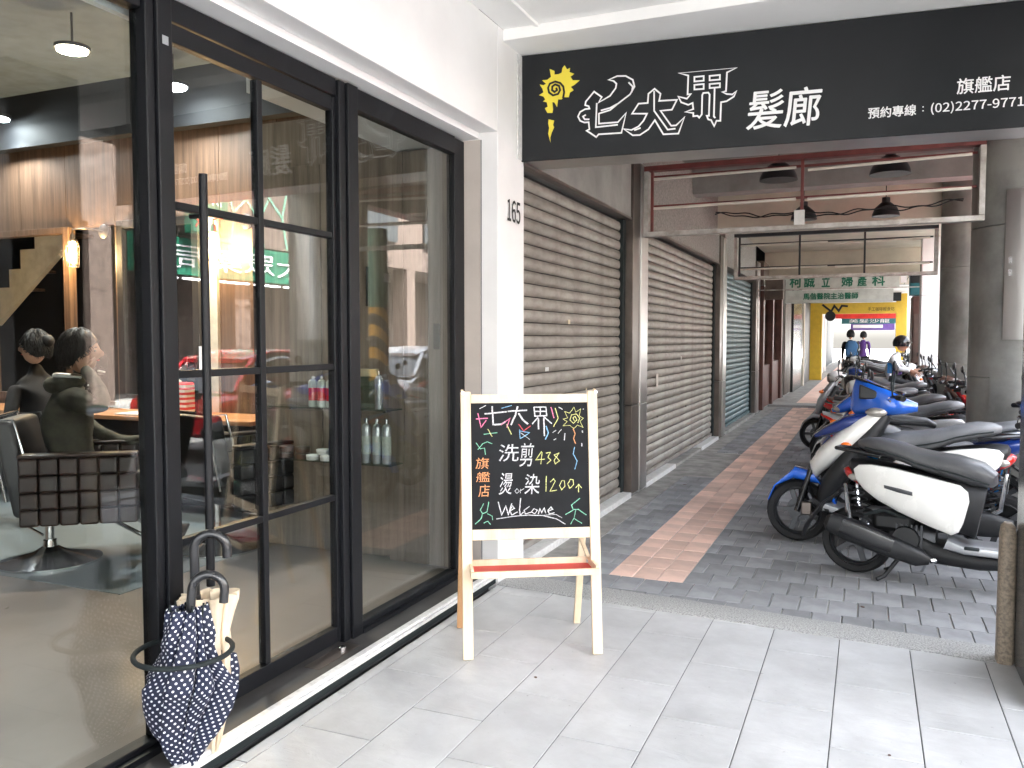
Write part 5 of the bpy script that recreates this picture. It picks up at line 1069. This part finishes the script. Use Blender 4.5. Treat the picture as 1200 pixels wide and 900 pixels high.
# customer in the chair, seen from behind, head resting on the right hand
FW = R(48)                                   # facing direction
cfx, cfy = math.cos(FW), math.sin(FW)
pc = root('person', (-4.85, 3.90, .05), 'person in an olive grey hoodie seated in a salon chair, head resting on one hand', 'person')
FWv = Vector((cfx, cfy, 0)); RT = Vector((cfy, -cfx, 0)); UP = Vector((0, 0, 1))
def L3(f, r_, z): return FWv * f + RT * r_ + UP * z
body = [(*L3(0, 0, .50), (.16, .12)), (*L3(-.03, 0, .68), .175), (*L3(-.02, 0, .86), .185), (*L3(.0, 0, 1.00), .165), (*L3(.03, .01, 1.09), (.07, .065)), (*L3(.05, .03, 1.16), (.05, .05)),
        (*L3(.02, -.17, 1.02), .068), (*L3(.06, -.24, .82), .052), (*L3(.26, -.22, .70), .042), (*L3(.40, -.12, .72), .03),
        (*L3(.02, .19, 1.02), .085), (*L3(.12, .32, .985), .070), (*L3(.20, .39, .98), .055), (*L3(.14, .25, 1.12), .036), (*L3(.09, .155, 1.19), .028),
        (*L3(.22, -.11, .48), .085), (*L3(.46, -.13, .50), .065), (*L3(.48, -.13, .22), .05), (*L3(.50, -.13, .05), .04),
        (*L3(.22, .11, .48), .085), (*L3(.46, .13, .50), .065), (*L3(.48, .13, .22), .05), (*L3(.50, .13, .05), .04)]
edg = [(0, 1), (1, 2), (2, 3), (3, 4), (4, 5), (3, 6), (6, 7), (7, 8), (8, 9), (3, 10), (10, 11), (11, 12), (12, 13), (13, 14), (0, 15), (15, 16), (16, 17), (17, 18), (0, 19), (19, 20), (20, 21), (21, 22)]
bdy = skin_mesh('body', body, edg, 'hoodie', pc, 1)
tx = bpy.data.textures.new('folds', 'CLOUDS'); tx.noise_scale = .09
dm = bdy.modifiers.new('folds', 'DISPLACE'); dm.texture = tx; dm.strength = .022; dm.texture_coords = 'LOCAL'
head(pc, tuple(L3(.07, .045, 1.285)), FW + R(-12), r=.098, hair_long=.03)
arc = lambda rx, ry, z0, dz, n=20: [L3(-rx * math.cos(R(-125 + 250 * q / n)) + .02, ry * math.sin(R(-125 + 250 * q / n)), z0 + dz * math.cos(R(-125 + 250 * q / n))) for q in range(n + 1)]
MB().tube(arc(.10, .115, 1.095, -.01), [.02 + .032 * math.sin(PI * q / 20) ** .6 for q in range(21)], 12).build('hood', 'hoodie', pc, smooth=True)
MB().tube(arc(.085, .10, 1.135, .005), [.008 + .012 * math.sin(PI * q / 20) for q in range(21)], 10).build('hood_lining', 'towel_white', pc, smooth=True)
hand(pc, L3(.085, .155, 1.185), L3(-.02, -.35, .85), L3(.25, -.8, -.2), curl=.45, sc_=.95)
for q in range(7): MB().tube([L3(.135 + .012 * q, .28 - .026 * q + .0, 1.065 + .02 * q), L3(.10 + .012 * q, .315 - .026 * q, 1.075 + .02 * q)], .006, 5).build('sleeve_trim', 'towel_white' if q % 2 else 'black_cloth', pc, smooth=True)
pc.scale = (1.13, 1.13, 1.08); pc.location = (-4.86, 3.93, .03)
# second person beyond
p2 = root('person', (-5.98, 4.55, .05), 'person with tied dark hair in a dark jacket facing left behind the seated customer', 'person')
v2 = [(0, 0, .80, .13), (0, 0, 1.0, (.17, .11)), (0, 0, 1.13, (.16, .10)), (0, 0, 1.2, .055), (-.01, 0, 1.27, .048), (.0, -.17, 1.10, .062), (-.02, -.21, .88, .05), (-.12, -.16, .75, .04), (.0, .17, 1.10, .062), (-.02, .21, .88, .05), (-.12, .16, .75, .04), (0, 0, .5, .15), (.0, -.1, .2, .08), (0, -.1, .0, .06), (0, .1, .2, .08), (0, .1, .0, .06)]
skin_mesh('body', v2, [(0, 1), (1, 2), (2, 3), (3, 4), (2, 5), (5, 6), (6, 7), (2, 8), (8, 9), (9, 10), (0, 11), (11, 12), (12, 13), (11, 14), (14, 15)], 'black_cloth', p2, 1)
head(p2, (-.01, 0, 1.385), R(206), r=.098, hair='hair_black'); MB().ell((.10, .03, 1.44), (.05, .05, .05), 12, 8).build('hair_bun', 'hair_black', p2, smooth=True)
for s in (-1, 1): hand(p2, (-.14, s * .16, .74), (-1, -s * .2, -.2), (0, 0, -1), sc_=.9)

def walker(loc, rz, label, top, pants, helmet=None, bag=None, hair='hair_black', seated=False, stoop=0, h=1.0):
    p = root('person', loc, label, 'person', None, rz)
    if seated:
        v = [(0, 0, .80, .13), (.02, 0, .96, .12), (.08, 0, 1.12, (.16, .11)), (.14, 0, 1.24, (.12, .09)), (.19, 0, 1.30, .05), (.09, -.18, 1.20, .058), (.20, -.24, 1.02, .046), (.38, -.22, 1.0, .036), (.09, .18, 1.20, .058), (.20, .24, 1.02, .046), (.38, .22, 1.0, .036),
             (.18, -.12, .76, .085), (.42, -.16, .74, .065), (.44, -.18, .36, .05), (.46, -.18, .05, .04), (.18, .12, .76, .085), (.42, .16, .74, .065), (.44, .18, .36, .05), (.46, .18, .05, .04)]
    else:
        v = [(0, 0, .92, .12), (0, 0, 1.08, .115), (.01 + stoop * .3, 0, 1.26, (.16, .11)), (.01 + stoop * .5, 0, 1.38, (.11, .08)), (.02 + stoop * .7, 0, 1.45, .048), (stoop * .4, -.165, 1.36, .06), (-.02 + stoop * .4, -.19, 1.12, .048), (.08 + stoop, -.17, .92, .036), (stoop * .4, .165, 1.36, .06), (.03 + stoop * .4, .19, 1.12, .048), (.16 + stoop, .17, .95, .036),
             (0, -.09, .84, .085), (.04, -.10, .48, .06), (.0, -.10, .10, .042), (.12, -.10, .045, .035), (0, .09, .84, .085), (-.02, .10, .48, .06), (-.10, .10, .10, .042), (.02, .10, .045, .035)]
    e = [(0, 1), (1, 2), (2, 3), (3, 4), (3, 5), (5, 6), (6, 7), (3, 8), (8, 9), (9, 10), (0, 11), (11, 12), (12, 13), (13, 14), (0, 15), (15, 16), (16, 17), (17, 18)]
    skin_mesh('body', [(a * h, b * h, c * h, d) for a, b, c, d in v], e, top, p, 0)
    lv = [v[0][:3] + (.135,)] + [q[:3] + (q[3] * 1.12,) for q in v[11:]]
    skin_mesh('trousers', [(a * h, b * h, c * h, d) for a, b, c, d in lv], [(0, 1), (1, 2), (2, 3), (3, 4), (0, 5), (5, 6), (6, 7), (7, 8)], pants, p, 0)
    n = v[4]; head(p, (n[0] * h + .02, 0, n[2] * h + .13), 0, r=.095, helmet=helmet, hair=hair)
    for q in (7, 10): hand(p, (v[q][0] * h, v[q][1] * h, v[q][2] * h), (.8, 0, -.6), (0, -v[q][1], 0), curl=.6)
    if bag: MB().loft([(-.12, 1.0, .12, .02, 90), (-.16, 1.05, .16, .07, 90), (-.16, 1.3, .16, .08, 90), (-.13, 1.42, .10, .04, 90)], 18, 3.5).build('backpack', bag, p, smooth=True)
    return p
walker((-.44, 24.0, .05), R(100), 'person in a dark coat with a blue backpack walking away down the arcade', 'black_cloth', 'black_cloth', bag='denim')
walker((-.16, 29.0, .05), R(80), 'person in a purple top standing far down the arcade', 'purple_cloth', 'black_cloth')
ld = walker((.30, 15.2, 0), R(-10), 'person in a black helmet and white jacket astride a scooter near the white column', 'white_paint', 'black_cloth', helmet='black_gloss', seated=True)
MB().box(.02, -.19, .95, .20, -.14, 1.12).build('cyan_patch', 'sky_blue', ld, bev=.01); MB().box(.10, -.205, .93, .24, -.155, 1.02).build('purple_patch', 'purple', ld, bev=.01)

# ================================================================ inside the salon
ct = root('salon_counter', (-5.7, 5.4, .05), 'long orange wood counter with a black front below the mirrors', 'counter')
B(-8.4, 5.12, .83, -4.38, 5.70, .865).build('counter_top', 'wood_top', ct, world=True, bev=.004)
B(-8.4, 5.20, .48, -4.42, 5.68, .825).build('counter_front', 'black_gloss', ct, world=True, bev=.004)
B(-8.4, 5.55, .06, -4.42, 5.68, .475).build('lower_board', 'black_matt', ct, world=True)
B(-4.50, 5.15, .05, -4.42, 5.55, .475).build('leg_panel', 'black_matt', ct, world=True)
for px in (-4.98, -4.72): B(px, 5.185, .68, px + .15, 5.199, .77).build('socket_plate', 'ivory', ct, world=True, bev=.003)
tag(B(-5.85, 5.16, .867, -5.35, 5.45, .88).build('papers', 'paper', bev=.003), 'loose pale papers lying on the counter in front of the seated customer', 'papers')
tt = root('striped_bag', (-5.4, 5.4, .87), 'black and white striped bag with a round handle standing on the counter', 'bag')
B(-5.65, 5.34, .882, -5.38, 5.46, 1.16).build('bag_body', 'tote', tt, world=True, bev=.02)
B(-5.378, 5.34, .882, -5.24, 5.46, 1.14).build('bag_end', 'tote_red', tt, world=True, bev=.02)
MB().tube([(-5.60, 5.40, 1.16), (-5.59, 5.40, 1.22), (-5.50, 5.40, 1.245), (-5.42, 5.40, 1.22), (-5.41, 5.40, 1.16)], .010, 8).build('bag_handle', 'frame_white', tt, world=True, smooth=True)
for (a, b), lb in (((-6.80, -6.50), 'black speaker box on the counter between the framed opening and the mirror'), ((-5.42, -5.30), 'slim black box on the counter at the right edge of the mirror')):
    r_ = thing_box('speaker_box', lb, 'speaker', [('cabinet', (a, 5.55, .867, b, 5.68, 1.36), 'black_matt'), ('front', (a + .02, 5.54, .89, b - .02, 5.549, 1.34), 'black_gloss')])
# wall lamps
def sconce(x, label, z=2.30):
    r = root('wall_lamp', (x, 5.55, z), label, 'wall lamp', 'caged filament wall lamps')
    MB().lathe([(.065, 5.712), (.065, 5.70), (.05, 5.69)], 24, (x + .22, 0, z + .20), 'y').build('wall_plate', 'black_matt', r, world=True, smooth=True)
    MB().tube([(x + .22, 5.69, z + .20), (x + .20, 5.58, z + .21), (x + .10, 5.55, z + .22), (x, 5.55, z + .21), (x, 5.55, z + .17)], .008, 8).build('arm', 'bronze', r, world=True, smooth=True)
    MB().lathe([(.022, .10), (.026, .13), (.018, .17)], 16, (x, 5.55, z)).build('socket', 'bronze', r, world=True, smooth=True)
    MB().lathe([(.008, -.10), (.028, -.04), (.030, .02), (.016, .09), (.014, .10)], 18, (x, 5.55, z)).build('bulb', 'lit_warm', r, world=True, smooth=True)
    cg = MB()
    for k in range(6):
        a = 2 * PI * k / 6; c_, s_ = math.cos(a), math.sin(a); cg.tube([(x + .03 * c_, 5.55 + .03 * s_, z + .12), (x + .055 * c_, 5.55 + .055 * s_, z + .06), (x + .05 * c_, 5.55 + .05 * s_, z - .13)], .003, 5)
    for q, rr in ((.06, .055), (-.13, .05)): cg.tube([(x + rr * math.cos(2 * PI * k / 20), 5.55 + rr * math.sin(2 * PI * k / 20), z + q) for k in range(21)], .003, 5, caps=False)
    cg.build('cage', 'bronze', r, world=True)
    ld_ = bpy.data.lights.new('sconce_light', 'POINT'); ld_.energy = 2.6; ld_.color = (1, .66, .36); ld_.shadow_soft_size = .05
    lo = bpy.data.objects.new('lamp_light', ld_); COL.objects.link(lo); lo.parent = r; lo.location = (0, -.07, -.02); return r
sconce(-6.76, 'caged filament wall lamp between the framed opening and the mirror')
sconce(-5.10, 'caged filament wall lamp right of the mirror, seen through the glass door')
def downlight(x, y, label, m, col, en, z=3.56):
    r = root('ceiling_spotlight', (x, y, z), label, 'ceiling light', 'round lights hanging below the salon ceiling')
    MB().lathe([(.12, 0), (.12, .025), (.09, .035)], 26).build('housing', 'black_matt', r, smooth=True)
    MB().lathe([(.10, -.012), (.10, -.004)], 26).build('lit_disc', m, r, smooth=True)
    MB().tube([(0, 0, .03), (0, 0, .26)], .008, 8).build('stem', 'black_matt', r)
    l = bpy.data.lights.new('spot_light', 'SPOT'); l.energy = en; l.color = col; l.spot_size = R(125); l.spot_blend = .6; l.shadow_soft_size = .08
    lo = bpy.data.objects.new('lamp_light', l); COL.objects.link(lo); lo.parent = r; lo.location = (0, 0, -.03); return r
downlight(-5.26, 4.36, 'warm white round ceiling light, largest one seen in the left pane', 'lit_warmw', (1, .94, .86), 16)
downlight(-5.26, 5.30, 'cool white round ceiling light seen through the door glass', 'lit_cool', (.93, .97, 1), 12)
downlight(-7.52, 5.40, 'cool white round ceiling light at the left edge of the picture', 'lit_cool', (.93, .97, 1), 12)
for bx in (3.1,): struct('interior_beam', B(-12, bx, 3.6, -2.4, bx + .35, 3.82), 'dark_ceiling')
# salon chairs
def salon_chair(loc, rz, label, arms_m='leather', full=True):
    r = root('salon_chair', loc, label, 'chair', 'salon chairs', rz)
    MB().lathe([(.31, 0), (.31, .012), (.25, .028), (.10, .065), (.045, .10), (.040, .14)], 40).build('base_disc', 'chrome', r, smooth=True, sharp=50)
    MB().lathe([(.028, .10), (.028, .36)], 20).build('column', 'chrome', r, smooth=True)
    X = .20
    MB().box(X - .30, -.16, .34, X + .10, .16, .37).build('seat_plate', 'black_matt', r, bev=.01)
    B(X - .25, -.24, .372, X + .30, .24, .50).build('seat_cushion', 'leather_dark', r, bev=.04, seg=4)
    mb = MB(); mb.add([(X + x + (z - .5) * -.18, y, z) for z in (.34, .95) for y in (-.285, .285) for x in (-.36, -.24)], [(0, 2, 3, 1), (4, 5, 7, 6), (0, 1, 5, 4), (2, 6, 7, 3), (0, 4, 6, 2), (1, 3, 7, 5)])
    mb.build('backrest', 'leather_dark', r, bev=.03, seg=4)
    for s in (-1, 1): MB().tube([(X - .36, s * .30, .45), (X - .45, s * .30, .955), (X - .31, s * .30, .955), (X - .23, s * .30, .62)], .009, 8).build('side_trim', 'chrome', r, smooth=True)
    MB().tube([(X - .45, -.30, .965), (X - .45, .30, .965)], .010, 8).build('top_trim', 'chrome', r, smooth=True)
    for s in (-1, 1):
        y0 = s * .30
        for i in range(6):
            for k in range(4):
                x0 = X - .27 + i * .112
                B(x0 + .002, min(y0, y0 + s * .10), .305 + k * .105, x0 + .110, max(y0, y0 + s * .10), .408 + k * .105).build('quilted_square', arms_m, r, bev=.014, seg=2)
        B(X - .27, min(y0, y0 + s * .10) - .004, .726, X + .402, max(y0, y0 + s * .10) + .004, .748).build('arm_top', arms_m, r, bev=.010, seg=3)
    MB().tube([(X + .1, -.13, .34), (X + .40, -.15, .16), (X + .56, -.15, .14)], .014, 8).tube([(X + .1, .13, .34), (X + .40, .15, .16), (X + .56, .15, .14)], .014, 8).build('footrest_arm', 'chrome', r, smooth=True)
    B(X + .46, -.20, .135, X + .64, .20, .16).build('footrest_plate', 'bronze', r, bev=.01)
    MB().tube([(.0, -.16, .33), (-.02, -.36, .30), (.08, -.46, .27)], .008, 6).build('pump_lever', 'chrome', r, smooth=True)
    return r
salon_chair((-4.91, 3.80, .052), R(38), 'salon chair with quilted brown arms and a chrome disc base, with the customer in it')
salon_chair((-4.15, 4.50, .052), R(75), 'second dark salon chair near the counter, behind the door glass', 'leather_dark')
# product shelves
sh = root('product_shelves', (-3.25, 4.61, .7), 'two glass display shelves fixed to the cabinet wall behind the window', 'shelf')
for z in (.700, 1.050): B(-3.70, 4.50, z, -2.75, 4.655, z + .008).build('glass_shelf', 'shelf_glass', sh, world=True)
for x in (-3.6, -2.86):
    for z in (.68, 1.03): B(x, 4.60, z, x + .02, 4.655, z + .019).build('bracket', 'chrome', sh, world=True)
def bottle(x, y, z, r, h, m, cap, label, group, nk=.35, capm='chrome'):
    o = root('bottle', (x, y, z), label, 'bottle', group)
    MB().lathe([(r * .96, 0), (r, .006), (r, h * .80), (r * .75, h * .86), (r * nk, h * .89)], 18).build('bottle_body', m, o, smooth=True)
    MB().lathe([(r * nk * 1.1, h * .892), (r * nk * 1.1, h), (r * nk * .8, h * 1.01)], 14).build('cap', capm, o, smooth=True)
    MB().lathe([(r * 1.012, h * .2), (r * 1.012, h * .62)], 18, caps=False).build('bottle_label', cap, o, smooth=True)
    return o
g1, g2, g3, g4 = 'tall grey green bottles on the lower shelf', 'small dark bottles on the lower shelf', 'red labelled bottles on the upper shelf', 'round jars on the lower shelf'
for i, x in enumerate((-2.81, -2.88, -2.96)): bottle(x, 4.56, .709, .030, .285, 'silver', 'pale_sign', ('right hand', 'middle', 'left hand')[i] + ' tall grey green bottle at the right end of the lower shelf', g1)
for i, x in enumerate((-3.04, -3.10, -3.16, -3.22)): bottle(x, 4.55, .709, .022, .17, 'deep_blue' if i % 2 else 'maroon', 'deep_blue', ('first', 'second', 'third', 'fourth')[i] + ' small dark blue and red bottle left of the tall grey green ones', g2)
for i, x in enumerate((-3.10, -3.17, -3.24, -3.31, -3.38)): bottle(x, 4.57, 1.059, .029, .20, 'pale_sign', 'red_paint', ('first', 'second', 'third', 'fourth', 'fifth')[i] + ' clear bottle with a red label from the right on the upper shelf', g3, .5, 'clear_lens')
bottle(-2.87, 4.57, 1.059, .026, .24, 'silver', 'silver', 'single plain grey bottle at the right end of the upper shelf', 'grey bottle')
thing_box('tester_rack', 'small yellow edged display rack behind the red labelled bottles', 'rack', [('panel', (-3.10, 4.63, 1.06, -2.92, 4.65, 1.30), 'shelf_glass'), ('header', (-3.12, 4.62, 1.26, -2.92, 4.652, 1.31), 'ivory')])
for i, (x, z) in enumerate(((-3.60, .709), (-3.60, .749), (-3.47, .709), (-3.47, .749))):
    o = root('jar', (x, 4.57, z), ('lower', 'upper')[i % 2] + ' brown jar in the ' + ('left', 'right')[i // 2] + ' stack on the lower shelf', 'jar', g4)
    MB().lathe([(.045, 0), (.047, .004), (.047, .024)], 22).build('jar_body', 'brown_paint', o, smooth=True); MB().lathe([(.049, .0245), (.049, .036), (.045, .038)], 22).build('lid', 'bronze', o, smooth=True)
for i, (x, y, z) in enumerate(((-3.36, 4.53, .709), (-3.25, 4.53, .709), (-3.30, 4.56, .745))):
    o = root('jar', (x, y, z), ('left', 'right', 'top')[i] + ' white jar of the three white ones on the lower shelf', 'jar', g4)
    MB().lathe([(.038, 0), (.040, .004), (.040, .020)], 22).build('jar_body', 'towel_white', o, smooth=True); MB().lathe([(.042, .0205), (.042, .033), (.038, .035)], 22).build('lid', 'sign_white', o, smooth=True)

# ================================================================ street side, seen reflected in the glass
fac = root('opposite_building', (11.5, 18, 0), 'pale tiled building across the street with a green shop fascia', 'building')
B(14.4, -30, 0, 15, 60, 4.1).build('arcade_back_wall', 'facade_brown', fac, world=True)
B(11.2, -30, 4.1, 15, 8.9, 7.4).build('upper_wall', 'facade_pale', fac, world=True); B(11.2, 8.905, 4.1, 15, 60, 6.2).build('upper_wall', 'facade_brown', fac, world=True)
for i in range(19):
    y = -28 + i * 4.6; B(11.2, y, 0, 11.8, y + .6, 4.098).build('facade_column', 'facade_brown', fac, world=True)
    for z in (5.0,): B(11.1, y + 1.2, z, 11.198, y + 3.8, z + 1.8).build('window', 'car_glass', fac, world=True)
fs = root('green_fascia_sign', (11.1, 18, 3.1), 'green shop fascia with white characters and a lit tube row below, across the street', 'sign')
B(10.9, 14.4, 3.1, 11.15, 21.0, 4.0).build('fascia_panel', 'green_sign', fs, world=True)
for i in range(5): MB().tube([(10.85, 14.5 + i * 1.28, 3.0), (10.85, 15.6 + i * 1.28, 3.0)], .03, 8).build('lit_tube', 'lit_tube', fs, world=True)
lettering('大眾藥局9', (10.9, 20.8, 3.1), (0, -1, 0), (0, 0, 1), (.2, .15, 6.2, .75), 'sign_white', fs, off=.03)
hsn = root('hanging_green_sign', (10, 16.2, 4.3), 'boxy green hanging sign with white and red characters, across the street', 'sign')
B(10.4, 15.7, 4.1, 10.7, 16.9, 5.5).build('sign_box', 'green_sign', hsn, world=True, bev=.02)
lettering('柳橙', (10.4, 16.8, 4.1), (0, -1, 0), (0, 0, 1), (.1, .72, 1.1, 1.3), 'sign_white', hsn, off=.02); lettering('汁茶', (10.4, 16.8, 4.1), (0, -1, 0), (0, 0, 1), (.1, .1, 1.1, .62), 'sign_red', hsn, off=.02)
bf = root('brown_fascia_sign', (11, 18.6, 4.1), 'brown sign with pale branching lines above the green fascia, across the street', 'sign')
B(10.95, 17.1, 4.05, 11.15, 20.2, 5.7).build('sign_panel', 'facade_brown', bf, world=True)
ribbon([[(.3, 0), (.5, .9), (.3, 1.6)], [(.5, .9), (1.2, 1.5)], [(1.3, 0), (1.5, .7), (2.2, 1.4)], [(1.5, .7), (1.1, 1.3)], [(2.6, 0), (2.5, .8), (2.8, 1.5)], [(2.5, .8), (2.0, 1.2)]], (10.95, 20.2, 4.08), (0, -1, 0), (0, 0, 1), .06, .02).build('branch_lines', 'chalk_green', bf, world=True)
sp_ = root('striped_pole', (1.72, 10.1, 0), 'street pole with orange and black diagonal bands and green paint above', 'pole')
MB().lathe([(.15, 0), (.15, 1.95)], 24, (1.72, 10.1, 0)).build('banded_sleeve', 'pole_stripe', sp_, world=True, smooth=True)
MB().lathe([(.148, 1.952), (.14, 3.04)], 24, (1.72, 10.1, 0)).build('pole_shaft', 'green_sign', sp_, world=True, smooth=True)
B(1.56, 10.02, 2.30, 1.568, 10.18, 2.42).build('round_notice', 'sign_white', sp_, world=True); lettering('2221', (1.56, 10.19, 2.55), (0, -1, 0), (0, 0, 1), (0, 0, .18, .08), 'sign_white', sp_, off=.02)
def car(loc, rz, label, paint):
    c = root('parked_car', loc, label, 'car', None, rz)
    lower = [(-2.1, .55, .70, .16, 0), (-2.05, .62, .80, .28, 0), (-1.6, .62, .88, .34, 0), (-.6, .60, .90, .36, 0), (.6, .60, .90, .36, 0), (1.5, .58, .88, .33, 0), (2.0, .54, .80, .26, 0), (2.15, .50, .68, .14, 0)]
    MB().loft(lower, 32, 4).build('car_body', paint, c, smooth=True)
    MB().loft([(-1.75, .92, .70, .02, 0), (-1.3, 1.12, .66, .22, 0), (-.7, 1.20, .64, .26, 0), (.1, 1.20, .63, .26, 0), (.6, 1.12, .65, .20, 0), (1.15, .93, .70, .03, 0)], 28, 3.5).build('greenhouse', 'car_glass', c, smooth=True)
    MB().loft([(-1.35, 1.33, .55, .03, 0), (-.8, 1.44, .57, .035, 0), (.1, 1.45, .57, .035, 0), (.5, 1.36, .55, .03, 0)], 24, 4).build('roof', paint, c, smooth=True)
    for y in (-.64, .64):
        for a in (((-1.7, y * 1.05, .93), (-1.2, y * .92, 1.36)), ((-.3, y * 1.02, .93), (-.35, y * .90, 1.42)), ((1.15, y * 1.05, .93), (.45, y * .90, 1.38))): MB().bar(a[0], a[1], .07, .05).build('roof_pillar', paint, c, bev=.01)
    for x in (-1.35, 1.35):
        for y in (-.80, .80):
            t = MB().lathe([(.20, -.09), (.30, -.10), (.32, -.07), (.32, .07), (.30, .10), (.20, .09)], 28, (0, 0, 0), 'y', caps=False).build('wheel', 'tyre', c, smooth=True); t.location = (x, y, .32)
            MB().lathe([(.20, -.05), (.05, -.07), (.05, .07), (.20, .05)], 10, (0, 0, 0), 'y').build('rim', 'alloy', t)
    for y in (-.55, .55):
        MB().ell((2.05, y, .62), (.10, .16, .08), 12, 8).build('headlight', 'clear_lens', c, smooth=True); MB().ell((-2.05, y, .70), (.07, .15, .09), 12, 8).build('tail_light', 'red_lens', c, smooth=True)
    return c
car((3.75, 10.4, ROAD_Z), R(90), 'red saloon car parked at the kerb, seen only as a reflection in the shop glass', 'red_paint')
car((4.0, 15.6, ROAD_Z), R(90), 'silver saloon car parked further up the street', 'silver')
car((3.9, 5.3, ROAD_Z), R(90), 'black saloon car added out of view behind the red one, to darken the street reflection', 'black_gloss')  # added out of view to block the sunlit road's reflection in the left pane
